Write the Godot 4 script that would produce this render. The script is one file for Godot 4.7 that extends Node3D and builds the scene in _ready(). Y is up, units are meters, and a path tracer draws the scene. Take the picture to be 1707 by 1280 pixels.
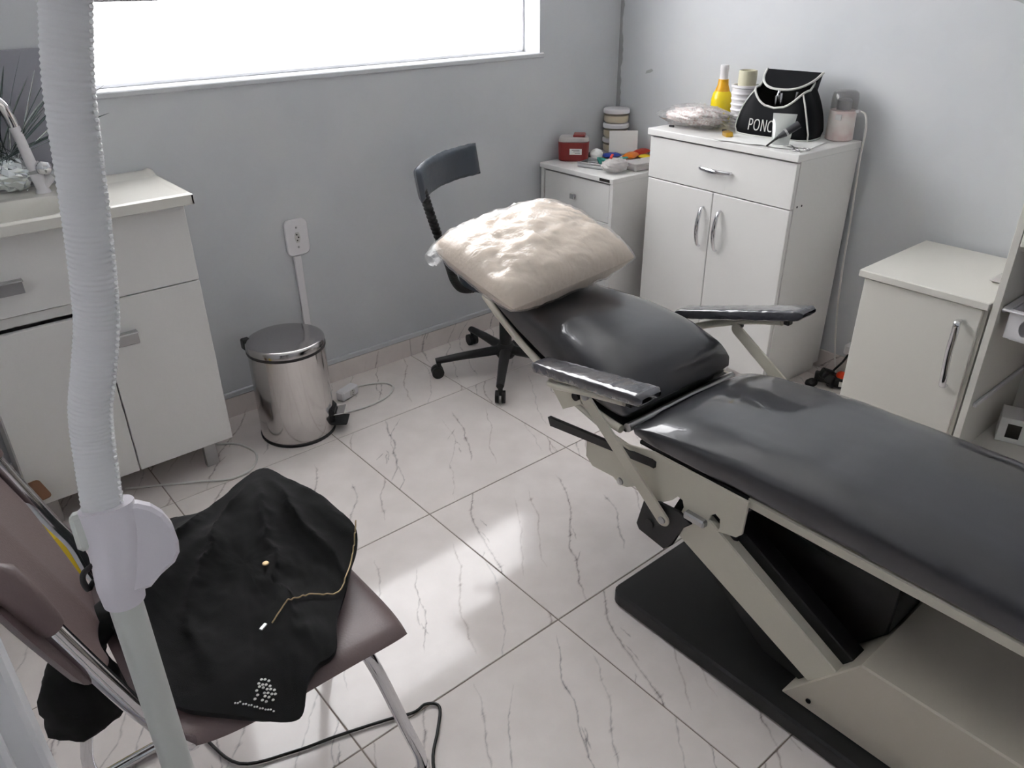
extends Node3D
# A small treatment room: reclining treatment chair, white cabinets, window in the far wall.
# World axes: x to the right along the window wall, y up, z from the window wall towards the viewer, metres. Floor joints lie on multiples of 0.6 m.

const XR := 1.88      # inner face of the right wall
const XL := -1.35
const ZB := -1.02     # inner face of the window wall
const ZF := 2.3
const HC := 2.6
const XC := 0.455     # centre line of the treatment chair

var M := {}
var rng := RandomNumberGenerator.new()
var nz := FastNoiseLite.new()
var taken := {}

func _ready():
	rng.seed = 11
	nz.seed = 5
	nz.frequency = 1.0
	nz.noise_type = FastNoiseLite.TYPE_SIMPLEX_SMOOTH
	camera_and_light()
	materials()
	room()
	treatment_chair()
	pillow()
	visitor_chair()
	jacket()
	lamp_stand()
	sink_cabinet()
	sink_items()
	tall_cabinet()
	low_cabinet()
	small_cabinet()
	shelf_unit()
	pedal_bin()
	stool()
	wall_socket()
	low_cabinet_items()
	tall_cabinet_items()
	floor_items()

# ------------------------------------------------------------------ camera, light
func camera_and_light():
	var cam := Camera3D.new()
	cam.name = "camera"
	cam.fov = 52.913
	cam.near = 0.02
	cam.position = Vector3(-1.063, 1.524, 1.694)
	cam.rotation_degrees = Vector3(-28.055, -39.796, -0.629)
	add_child(cam)
	cam.current = true
	var we := WorldEnvironment.new()
	we.name = "world_environment"
	var e := Environment.new()
	e.background_mode = Environment.BG_COLOR
	e.background_color = Color(0.995, 0.994, 1.0)   # white overcast sky
	e.background_energy_multiplier = 10.5
	e.tonemap_mode = Environment.TONE_MAPPER_LINEAR
	e.tonemap_exposure = 1.0
	e.sdfgi_enabled = true
	e.ssao_enabled = true
	e.ssil_enabled = true
	we.environment = e
	add_child(we)

# ------------------------------------------------------------------ node helpers
func numbered(called: String) -> String:
	if not taken.has(called):
		taken[called] = 0
		return called
	taken[called] += 1
	return "%s_%03d" % [called, taken[called]]

func tag(o: Node3D, label: String, category: String, group := ""):
	o.set_meta("label", label)
	o.set_meta("category", category)
	if group != "":
		o.set_meta("group", group)
	return o

func thing(called: String, label: String, category: String, at := Vector3.ZERO, turn := 0.0, group := "") -> Node3D:
	var o := Node3D.new()
	o.name = numbered(called)
	add_child(o)
	o.position = at
	o.rotation.y = turn
	tag(o, label, category, group)
	return o

func obj(called: String, st, m, parent: Node3D = null, at := Vector3.ZERO) -> MeshInstance3D:
	var o := MeshInstance3D.new()
	o.name = called if parent else numbered(called)
	o.mesh = st.commit() if st is SurfaceTool else st
	o.material_override = M[m] if m is String else m
	o.cast_shadow = GeometryInstance3D.SHADOW_CASTING_SETTING_ON
	if parent:
		parent.add_child(o, true)
	else:
		add_child(o)
	o.position = at
	return o

func struct(called: String, st, m) -> MeshInstance3D:
	var o := obj(called, st, m)
	o.set_meta("kind", "structure")
	return o

# ------------------------------------------------------------------ mesh helpers
func S() -> SurfaceTool:
	var st := SurfaceTool.new()
	st.begin(Mesh.PRIMITIVE_TRIANGLES)
	st.set_smooth_group(-1)
	return st

func fin(st: SurfaceTool) -> SurfaceTool:
	st.generate_normals()
	return st

func tri(st: SurfaceTool, a: Vector3, b: Vector3, c: Vector3):      # a b c counter-clockwise from outside
	st.add_vertex(a); st.add_vertex(c); st.add_vertex(b)

func quad(st: SurfaceTool, a: Vector3, b: Vector3, c: Vector3, d: Vector3):
	tri(st, a, b, c); tri(st, a, c, d)

func face(st: SurfaceTool, p: Array, inside: Vector3):               # convex face, turned away from a point inside
	var n: Vector3 = (p[1] - p[0]).cross(p[2] - p[0])
	var out: bool = n.dot(p[0] - inside) > 0.0
	for i in range(1, p.size() - 1):
		if out: tri(st, p[0], p[i], p[i + 1])
		else: tri(st, p[0], p[i + 1], p[i])

func T(pos := Vector3.ZERO, rot := Vector3.ZERO) -> Transform3D:      # rot in degrees, YXZ
	return Transform3D(Basis.from_euler(rot * PI / 180.0), pos)

func box(st: SurfaceTool, c: Vector3, size: Vector3, ch := 0.002, xf := Transform3D.IDENTITY):
	var h := size * 0.5
	ch = minf(ch, minf(h.x, minf(h.y, h.z)) * 0.9)
	st.set_smooth_group(-1)
	var v := {}
	for sx in [-1, 1]:
		for sy in [-1, 1]:
			for sz in [-1, 1]:
				var s := Vector3(sx, sy, sz)
				for a in 3:
					var q := h - Vector3.ONE * ch
					q[a] = h[a]
					v[[sx, sy, sz, a]] = xf * (c + q * s)
	var mid: Vector3 = xf * c
	for a in 3:
		var b := (a + 1) % 3
		var d := (a + 2) % 3
		for s in [-1, 1]:
			var p := []
			for t in [[-1, -1], [1, -1], [1, 1], [-1, 1]]:
				var k := [0, 0, 0, a]
				k[a] = s; k[b] = t[0]; k[d] = t[1]
				p.append(v[k])
			face(st, p, mid)
		for t in [[-1, -1], [1, -1], [1, 1], [-1, 1]]:               # edge along axis a, between faces b and d
			var k1 := [0, 0, 0, b]
			k1[a] = -1; k1[b] = t[0]; k1[d] = t[1]
			var k2 := k1.duplicate(); k2[3] = d
			var k3 := k2.duplicate(); k3[a] = 1
			var k4 := k3.duplicate(); k4[3] = b
			face(st, [v[k1], v[k2], v[k3], v[k4]], mid)
	for sx in [-1, 1]:
		for sy in [-1, 1]:
			for sz in [-1, 1]:
				face(st, [v[[sx, sy, sz, 0]], v[[sx, sy, sz, 1]], v[[sx, sy, sz, 2]]], mid)

func boxm(c: Vector3, size: Vector3, ch := 0.002, xf := Transform3D.IDENTITY) -> SurfaceTool:
	var st := S()
	box(st, c, size, ch, xf)
	return fin(st)

func surf(st: SurfaceTool, nu: int, nv: int, f: Callable, flip := false, group := 0):   # f(u, v); outside where du x dv points
	st.set_smooth_group(group)
	var p := []
	for i in nu + 1:
		for j in nv + 1:
			p.append(f.call(float(i) / nu, float(j) / nv))
	for i in nu:
		for j in nv:
			var a: Vector3 = p[i * (nv + 1) + j]
			var b: Vector3 = p[(i + 1) * (nv + 1) + j]
			var c: Vector3 = p[(i + 1) * (nv + 1) + j + 1]
			var d: Vector3 = p[i * (nv + 1) + j + 1]
			if flip: quad(st, a, d, c, b)
			else: quad(st, a, b, c, d)

func smooth_path(pts: Array, steps := 6) -> Array:
	var out := []
	var n := pts.size()
	for i in n - 1:
		var p0: Vector3 = pts[maxi(i - 1, 0)]
		var p1: Vector3 = pts[i]
		var p2: Vector3 = pts[i + 1]
		var p3: Vector3 = pts[mini(i + 2, n - 1)]
		for k in steps:
			out.append(p1.cubic_interpolate(p2, p0, p3, float(k) / steps))
	out.append(pts[n - 1])
	return out

func tube(st: SurfaceTool, path: Array, r, seg := 12, flat := 1.0, up := Vector3.UP, caps := true):
	# r: number or array of radii; flat: second radius over the first, measured along the frame made from up
	st.set_smooth_group(1)
	var rings := []
	var n := path.size()
	var nrm := Vector3.ZERO
	for i in n:
		var t: Vector3 = (path[mini(i + 1, n - 1)] - path[maxi(i - 1, 0)]).normalized()
		if i == 0:
			nrm = up.cross(t)
			if nrm.length() < 0.05: nrm = Vector3.RIGHT.cross(t)
			nrm = nrm.normalized()
		else:
			nrm = (nrm - t * nrm.dot(t)).normalized()
		var b := t.cross(nrm)
		var rr: float = r[i] if r is Array else r
		var ring := []
		for k in seg:
			var a := TAU * k / seg
			ring.append(path[i] + (nrm * cos(a) + b * sin(a) * flat) * rr)
		rings.append(ring)
	for i in n - 1:
		for k in seg:
			var l := (k + 1) % seg
			quad(st, rings[i][k], rings[i][l], rings[i + 1][l], rings[i + 1][k])
	if caps:
		st.set_smooth_group(-1)
		for k in range(1, seg - 1):
			tri(st, rings[0][0], rings[0][k + 1], rings[0][k])
			tri(st, rings[n - 1][0], rings[n - 1][k], rings[n - 1][k + 1])

func tubem(path: Array, r, seg := 12, flat := 1.0, up := Vector3.UP) -> SurfaceTool:
	var st := S()
	tube(st, path, r, seg, flat, up)
	return fin(st)

func lathe(st: SurfaceTool, prof: Array, seg := 24, xf := Transform3D.IDENTITY, group := 2, ribs := 0.0):   # profile of (radius, height), from bottom to top
	for i in prof.size() - 1:
		var p: Vector2 = prof[i]
		var q: Vector2 = prof[i + 1]
		if i > 0:
			var was: Vector2 = (p - prof[i - 1]).normalized()
			if was.dot((q - p).normalized()) < 0.75: group += 1
		st.set_smooth_group(group)
		for k in seg:
			var a := TAU * k / seg
			var b := TAU * (k + 1) / seg
			var ra := 1.0 + (ribs if k % 2 == 0 else 0.0)
			var rb := 1.0 + (ribs if (k + 1) % 2 == 0 else 0.0)
			var v1 := xf * Vector3(p.x * cos(a) * ra, p.y, p.x * sin(a) * ra)
			var v2 := xf * Vector3(q.x * cos(a) * ra, q.y, q.x * sin(a) * ra)
			var v3 := xf * Vector3(q.x * cos(b) * rb, q.y, q.x * sin(b) * rb)
			var v4 := xf * Vector3(p.x * cos(b) * rb, p.y, p.x * sin(b) * rb)
			if p.x < 1e-5: tri(st, v1, v2, v3)
			elif q.x < 1e-5: tri(st, v1, v2, v4)
			else: quad(st, v1, v2, v3, v4)

func lathem(prof: Array, seg := 24, xf := Transform3D.IDENTITY, ribs := 0.0) -> SurfaceTool:
	var st := S()
	lathe(st, prof, seg, xf, 2, ribs)
	return fin(st)

func rrect(w: float, h: float, r: float, n := 4, c := Vector2.ZERO) -> PackedVector2Array:
	var p := PackedVector2Array()
	for q in 4:
		var s: Vector2 = [Vector2(1, 1), Vector2(-1, 1), Vector2(-1, -1), Vector2(1, -1)][q]
		for k in n + 1:
			var a := PI / 2 * (q + float(k) / n)
			p.append(c + Vector2(w / 2 - r, h / 2 - r) * s + Vector2(cos(a), sin(a)) * r)
	return p

func extrude(st: SurfaceTool, poly: PackedVector2Array, depth: float, xf := Transform3D.IDENTITY, bevel := 0.0, top_scale := 1.0):   # in the xy plane of xf, thickness along z from -depth/2 to depth/2
	var p := poly.duplicate()
	if not Geometry2D.is_polygon_clockwise(p):      # Godot calls clockwise what is counter-clockwise with y up
		pass
	var area := 0.0
	for i in p.size():
		area += p[i].cross(p[(i + 1) % p.size()])
	if area < 0.0: p.reverse()
	var mid := Vector2.ZERO
	for q in p: mid += q / p.size()
	var inset := func(q: Vector2, i: int, by: float) -> Vector2:
		if by == 0.0: return q
		var e1 := (q - p[(i - 1 + p.size()) % p.size()]).normalized()
		var e2 := (p[(i + 1) % p.size()] - q).normalized()
		var m := (e1.orthogonal() + e2.orthogonal())
		m = -m.normalized() if m.length() > 0.01 else Vector2.ZERO
		# inward for a counter-clockwise outline is to the left
		var left := Vector2(-(e1 + e2).y, (e1 + e2).x).normalized()
		return q + left * by
	var layers := [[-depth / 2, bevel], [-depth / 2 + bevel, 0.0], [depth / 2 - bevel, 0.0], [depth / 2, bevel]] if bevel > 0.0 else [[-depth / 2, 0.0], [depth / 2, 0.0]]
	var rings := []
	for l in layers:
		var ring := []
		var t: float = l[0] / depth + 0.5
		for i in p.size():
			var q: Vector2 = inset.call(p[i], i, l[1])
			q = mid + (q - mid) * lerpf(1.0, top_scale, t)
			ring.append(xf * Vector3(q.x, q.y, l[0]))
		rings.append(ring)
	st.set_smooth_group(-1)
	var idx := Geometry2D.triangulate_polygon(p)
	var last: Array = rings[rings.size() - 1]
	for k in range(0, idx.size(), 3):
		var a := idx[k]; var b := idx[k + 1]; var c := idx[k + 2]
		if (p[b] - p[a]).cross(p[c] - p[a]) < 0.0:
			var tmp := b; b = c; c = tmp
		tri(st, last[a], last[b], last[c])
		tri(st, rings[0][a], rings[0][c], rings[0][b])
	var n := p.size()
	for l in rings.size() - 1:
		for i in n:
			var j := (i + 1) % n
			quad(st, rings[l][i], rings[l][j], rings[l + 1][j], rings[l + 1][i])

func extm(poly: PackedVector2Array, depth: float, xf := Transform3D.IDENTITY, bevel := 0.0, top_scale := 1.0) -> SurfaceTool:
	var st := S()
	extrude(st, poly, depth, xf, bevel, top_scale)
	return fin(st)

func PV(a: Array) -> PackedVector2Array:
	var p := PackedVector2Array()
	for q in a: p.append(Vector2(q[0], q[1]))
	return p

# outline in (z, y), thickness along x, centred on x
func plate_x(outline: Array, x: float, depth: float, bevel := 0.0) -> SurfaceTool:
	# local x -> world z, local y -> world y, local z -> world -x
	var xf := Transform3D(Basis(Vector3(0, 0, 1), Vector3(0, 1, 0), Vector3(-1, 0, 0)), Vector3(x, 0, 0))
	return extm(PV(outline), depth, xf, bevel)

func lerp_tab(tab: Array, x: float) -> float:            # table of [x, y], smooth between
	if x <= tab[0][0]: return tab[0][1]
	for i in tab.size() - 1:
		if x <= tab[i + 1][0]:
			var t: float = (x - tab[i][0]) / (tab[i + 1][0] - tab[i][0])
			return cubic_interpolate(tab[i][1], tab[i + 1][1], tab[maxi(i - 1, 0)][1], tab[mini(i + 2, tab.size() - 1)][1], t)
	return tab[tab.size() - 1][1]

# ------------------------------------------------------------------ materials
func mat(called: String, c: Color, rough := 0.5, metal := 0.0) -> StandardMaterial3D:
	var m := StandardMaterial3D.new()
	m.resource_name = called
	m.albedo_color = c
	m.roughness = rough
	m.metallic = metal
	M[called] = m
	return m

func noise_tex(freq: float, ramp: Array, size := 512, octaves := 4, seed_ := 3) -> NoiseTexture2D:
	var t := NoiseTexture2D.new()
	t.width = size; t.height = size
	t.seamless = true
	t.generate_mipmaps = false
	var n := FastNoiseLite.new()
	n.seed = seed_
	n.frequency = freq
	n.fractal_octaves = octaves
	t.noise = n
	var g := Gradient.new()
	g.offsets = PackedFloat32Array(); g.colors = PackedColorArray()
	for r in ramp: g.add_point(r[0], r[1])
	t.color_ramp = g
	return t

func bump(m: StandardMaterial3D, freq: float, strength: float, scale: float, size := 512, octaves := 4, world := false):
	var t := NoiseTexture2D.new()
	t.width = size; t.height = size
	t.seamless = true
	t.as_normal_map = true
	t.bump_strength = 8.0
	var n := FastNoiseLite.new()
	n.frequency = freq
	n.fractal_octaves = octaves
	t.noise = n
	m.normal_enabled = true
	m.normal_texture = t
	m.normal_scale = strength
	m.uv1_triplanar = true
	m.uv1_world_triplanar = world
	m.uv1_scale = Vector3.ONE * scale

func grey(v: float, a := 1.0) -> Color:
	return Color(v, v, v, a)

func materials():
	var wall := mat("wall_paint", Color(1, 1, 1), 0.75)
	wall.albedo_texture = noise_tex(0.006, [[0.0, Color(0.785, 0.795, 0.808)], [0.5, Color(0.80, 0.808, 0.820)], [1.0, Color(0.815, 0.820, 0.826)]], 512, 4)
	bump(wall, 0.02, 0.012, 0.7, 512, 3, true)
	mat("ceiling_paint", Color(0.92, 0.92, 0.91), 0.9)
	mat("wall_stain", Color(0.66, 0.67, 0.67), 0.8)
	mat("sealant", Color(0.63, 0.635, 0.64), 0.8)
	mat("grout", Color(0.55, 0.50, 0.46), 0.9)
	for k in 4:
		var m := mat("marble_%d" % k, Color(1, 1, 1), 0.09)
		m.albedo_texture = marble(k)
		m.metallic_specular = 0.42
	var wl := mat("white_laminate", Color(0.90, 0.895, 0.885), 0.32)
	bump(wl, 0.03, 0.03, 3.0)
	mat("laminate_edge", Color(0.82, 0.81, 0.80), 0.4)
	mat("warm_laminate", Color(0.88, 0.87, 0.84), 0.35)
	mat("gap_dark", Color(0.16, 0.14, 0.13), 0.8)
	var wt := mat("sink_top", Color(0.87, 0.86, 0.83), 0.22)
	bump(wt, 0.02, 0.03, 3.0)
	var vinyl := mat("black_vinyl", Color(0.165, 0.168, 0.185), 0.34)
	bump(vinyl, 0.010, 0.05, 2.0, 512, 2)
	vinyl.clearcoat_enabled = true
	vinyl.clearcoat = 1.0
	vinyl.clearcoat_roughness = 0.035
	var film := mat("film_wrapped_vinyl", Color(0.30, 0.30, 0.32), 0.22)
	bump(film, 0.02, 0.5, 4.0, 512, 4)
	film.clearcoat_enabled = true
	film.clearcoat = 1.0
	film.clearcoat_roughness = 0.08
	mat("beige_metal", Color(0.83, 0.81, 0.75), 0.42)
	mat("beige_panel", Color(0.80, 0.77, 0.71), 0.5)
	mat("black_metal", Color(0.10, 0.10, 0.105), 0.5)
	mat("black_base", Color(0.105, 0.107, 0.11), 0.5)
	mat("black_plastic", Color(0.07, 0.07, 0.075), 0.45)
	mat("dark_grey_plastic", Color(0.15, 0.15, 0.17), 0.5)
	mat("steel", Color(0.80, 0.79, 0.78), 0.13, 1.0)
	mat("chrome", Color(0.86, 0.86, 0.87), 0.1, 1.0)
	mat("satin_metal", Color(0.70, 0.70, 0.70), 0.3, 1.0)
	var lid := mat("brushed_lid", Color(0.70, 0.69, 0.69), 0.14, 1.0)
	bump(lid, 0.02, 0.04, 5.0)
	var mauve := mat("mauve_vinyl", Color(0.42, 0.355, 0.35), 0.45)
	bump(mauve, 0.08, 0.10, 4.0)
	var blk := mat("black_cloth", Color(0.060, 0.060, 0.066), 0.95)
	bump(blk, 0.12, 0.18, 9.0)
	mat("black_knit", Color(0.045, 0.045, 0.05), 0.95)
	mat("zip_gold", Color(0.66, 0.58, 0.44), 0.4, 0.7)
	mat("white_thread", Color(0.86, 0.86, 0.84), 0.8)
	mat("white_plastic", Color(0.90, 0.89, 0.90), 0.35)
	mat("bead", Color(0.96, 0.96, 0.96), 0.12)
	var slv := mat("lamp_sleeve", Color(0.90, 0.90, 0.905), 0.5)
	slv.backlight_enabled = true
	slv.backlight = Color(0.35, 0.35, 0.36)
	mat("lamp_housing", Color(0.88, 0.86, 0.89), 0.3)
	mat("lamp_pole", Color(0.80, 0.81, 0.79), 0.35)
	mat("cord_white", Color(0.86, 0.85, 0.83), 0.5)
	mat("cord_black", Color(0.05, 0.045, 0.045), 0.5)
	var pil := mat("cream_fabric", Color(0.88, 0.82, 0.755), 0.85)
	bump(pil, 0.02, 0.35, 5.0, 512, 5)
	var clear := mat("clear_film", Color(1, 1, 1, 0.09), 0.14)
	clear.transparency = BaseMaterial3D.TRANSPARENCY_ALPHA
	bump(clear, 0.03, 0.7, 7.0, 512, 4)
	var glass := mat("window_glass", Color(1, 1, 1, 0.04), 0.02)
	glass.transparency = BaseMaterial3D.TRANSPARENCY_ALPHA
	var smoke := mat("smoked_plastic", Color(0.42, 0.40, 0.39, 0.30), 0.05)
	smoke.transparency = BaseMaterial3D.TRANSPARENCY_ALPHA
	mat("window_frame", Color(0.92, 0.92, 0.93), 0.4)
	mat("navy_cloth", Color(0.035, 0.042, 0.058), 0.55)
	M["navy_cloth"].metallic_specular = 0.25
	mat("navy_mesh", Color(0.16, 0.17, 0.19), 0.8)
	mat("bag_lining", Color(0.16, 0.16, 0.15), 0.8)
	mat("piping_white", Color(0.82, 0.82, 0.80), 0.6)
	mat("teal_vinyl", Color(0.20, 0.235, 0.275), 0.35)
	var tf: StandardMaterial3D = M["teal_vinyl"]
	bump(tf, 0.015, 0.35, 5.0, 512, 3)
	tf.clearcoat_enabled = true
	tf.clearcoat = 0.6
	tf.clearcoat_roughness = 0.15
	mat("red_plastic", Color(0.50, 0.13, 0.135), 0.35)
	var rc := mat("milky_plastic", Color(0.85, 0.83, 0.82, 0.7), 0.3)
	rc.transparency = BaseMaterial3D.TRANSPARENCY_ALPHA
	mat("yellow_liquid", Color(0.93, 0.83, 0.12), 0.2)
	mat("amber_neck", Color(0.90, 0.66, 0.08), 0.3)
	mat("beige_cup", Color(0.80, 0.78, 0.68), 0.5)
	mat("paper", Color(0.92, 0.92, 0.91), 0.9)
	mat("blue_wrap", Color(0.08, 0.24, 0.62), 0.35)
	mat("orange_wrap", Color(0.85, 0.47, 0.10), 0.35)
	mat("red_wrap", Color(0.75, 0.20, 0.12), 0.35)
	mat("yellow_wrap", Color(0.90, 0.78, 0.15), 0.4)
	mat("teal_rubber", Color(0.25, 0.60, 0.55), 0.5)
	mat("cream_powder", Color(0.86, 0.80, 0.68), 0.7)
	mat("cardboard", Color(0.50, 0.36, 0.27), 0.85)
	mat("orange_plastic", Color(0.90, 0.24, 0.05), 0.4)
	mat("gold_metal", Color(0.78, 0.62, 0.25), 0.3, 1.0)
	mat("silver_pouch", Color(0.80, 0.81, 0.80), 0.25, 0.6)
	mat("foil", Color(0.85, 0.87, 0.87), 0.12, 1.0)
	mat("foil_dark", Color(0.42, 0.47, 0.47), 0.2, 0.9)
	mat("splash_grey", Color(0.60, 0.60, 0.63), 0.4)
	var mosaic := mat("confetti", Color(1, 1, 1), 0.4)
	mosaic.albedo_texture = noise_tex(0.09, [[0.0, Color(0.55, 0.40, 0.40)], [0.38, Color(0.86, 0.75, 0.72)], [0.5, Color(0.95, 0.94, 0.93)], [1.0, Color(0.98, 0.97, 0.96)]], 256, 3)
	mosaic.uv1_triplanar = true
	mosaic.uv1_scale = Vector3.ONE * 4.0
	var pinkish := mat("marbled_cup", Color(1, 1, 1), 0.35)
	pinkish.albedo_texture = noise_tex(0.012, [[0.0, Color(0.80, 0.66, 0.66)], [0.45, Color(0.89, 0.84, 0.82)], [1.0, Color(0.92, 0.90, 0.88)]], 256, 3)
	pinkish.uv1_triplanar = true
	pinkish.uv1_scale = Vector3.ONE * 3.0
	mat("grey_bag", Color(0.62, 0.66, 0.66), 0.4)

func marble(k: int) -> ImageTexture:
	# glazed white tile with thin grey-brown veins that all lean the same way
	var n := 768
	var im := Image.create(n, n, false, Image.FORMAT_RGBA8)
	var base := Color(0.90, 0.868, 0.852)
	im.fill(base)
	var cl := FastNoiseLite.new()
	cl.seed = 40 + k
	cl.frequency = 0.005
	var cloud := cl.get_image(n, n)
	cloud.convert(Image.FORMAT_RGBA8)
	var r := RandomNumberGenerator.new()
	r.seed = 70 + k
	# soft clouding
	for y in range(0, n, 4):
		for x in range(0, n, 4):
			var c := (cloud.get_pixel(x, y).r - 0.5) * 0.04
			im.fill_rect(Rect2i(x, y, 4, 4), Color(base.r + c, base.g + c * 1.05, base.b + c * 1.1))
	var dir := Vector2(-0.52, 0.854)
	var side := Vector2(0.854, 0.52)
	for v in 8:
		# veins spread evenly across the lean, each broken into stronger and weaker stretches
		var across := (v + r.randf_range(-0.3, 0.3)) / 7.0
		var mid := Vector2(0.5, 0.5) * n + side * (across - 0.5) * n * 1.25
		var len_ := r.randf_range(0.45, 1.15) * n
		var p := mid - dir * len_ * r.randf_range(0.35, 0.65)
		var strong := r.randf_range(0.35, 0.75)
		if v % 3 == 1: strong = 1.15
		var hue := Color(0.57, 0.50, 0.47).lerp(Color(0.44, 0.43, 0.44), r.randf())
		vein(im, r, p, dir, side, len_, r.randf_range(2.2, 4.2), strong, hue)
		if v % 3 == 1:
			for b in 3:
				var q := p + dir * len_ * r.randf_range(0.25, 0.8) + side * r.randf_range(-10, 10)
				vein(im, r, q, (dir + side * r.randf_range(-0.55, 0.55)).normalized(), side, n * r.randf_range(0.06, 0.14), 2.2, 0.8, hue)
	return ImageTexture.create_from_image(im)

func vein(im: Image, r: RandomNumberGenerator, p: Vector2, dir: Vector2, side: Vector2, len_: float, w: float, strong: float, hue: Color):
	var n := im.get_width()
	var off := 0.0
	var drift := 0.0
	var fade_a := r.randf() * 10.0
	var steps := int(len_)
	for s in steps:
		var t := float(s) / steps
		drift = clampf(drift * 0.985 + r.randf_range(-0.16, 0.16), -0.8, 0.8)
		off += drift * 0.5
		var q := p + dir * s + side * off
		var n1 := absf(nz.get_noise_2d(fade_a * 31.0, s * 0.011))
		var n2 := nz.get_noise_2d(s * 0.035, fade_a * 17.0)
		var a := strong * (0.22 + 1.1 * n1) * minf(1.0, minf(t, 1.0 - t) * 7.0)
		var ww := w * (1.0 + 0.8 * n2)
		if nz.get_noise_2d(s * 0.018, fade_a * 7.0) > 0.42:
			a *= 1.8
			ww *= 1.5
		q += side * n2 * 2.5
		var rad := int(ceil(ww * 2.2 + 2.0))
		for dy in range(-1, 2):
			for dx in range(-rad, rad + 1):
				var x := int(q.x) + dx
				var y := int(q.y) + dy
				if x < 0 or y < 0 or x >= n or y >= n: continue
				var d := absf(float(dx) - (q.x - floorf(q.x))) / ww
				var k := clampf(a * (exp(-d * d * 0.45) * 0.13 + exp(-d * d * 5.0) * 0.26), 0.0, 0.9)
				if k > 0.01:
					im.set_pixel(x, y, im.get_pixel(x, y).lerp(hue, k))

# ------------------------------------------------------------------ the room
func slab(lo: Vector3, hi: Vector3, m, parent: Node3D, called: String, ch := 0.0015, uvs := Rect2()) -> MeshInstance3D:
	return obj(called, boxm((lo + hi) / 2, hi - lo, ch), m, parent)

func tile_mesh(w: float, d: float, h: float, uv0: Vector2, uv1: Vector2) -> ArrayMesh:
	# top at y = 0, corner at the origin, a small chamfer round the top
	var st := S()
	var c := 0.0012
	var P := func(x: float, y: float, z: float):
		st.set_uv(Vector2(lerpf(uv0.x, uv1.x, x / w), lerpf(uv0.y, uv1.y, z / d)))
		st.add_vertex(Vector3(x, y, z))
	var q := func(a: Array, b: Array, cc: Array, dd: Array):
		for v in [a, b, cc, a, cc, dd]: P.call(v[0], v[1], v[2])
	q.call([c, 0, c], [w - c, 0, c], [w - c, 0, d - c], [c, 0, d - c])
	q.call([0, -c, 0], [w, -c, 0], [w - c, 0, c], [c, 0, c])
	q.call([w, -c, 0], [w, -c, d], [w - c, 0, d - c], [w - c, 0, c])
	q.call([w, -c, d], [0, -c, d], [c, 0, d - c], [w - c, 0, d - c])
	q.call([0, -c, d], [0, -c, 0], [c, 0, c], [c, 0, d - c])
	q.call([0, -h, 0], [w, -h, 0], [w, -c, 0], [0, -c, 0])
	q.call([w, -h, 0], [w, -h, d], [w, -c, d], [w, -c, 0])
	q.call([w, -h, d], [0, -h, d], [0, -c, d], [w, -c, d])
	q.call([0, -h, d], [0, -h, 0], [0, -c, 0], [0, -c, d])
	st.generate_normals()
	return st.commit()

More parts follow.
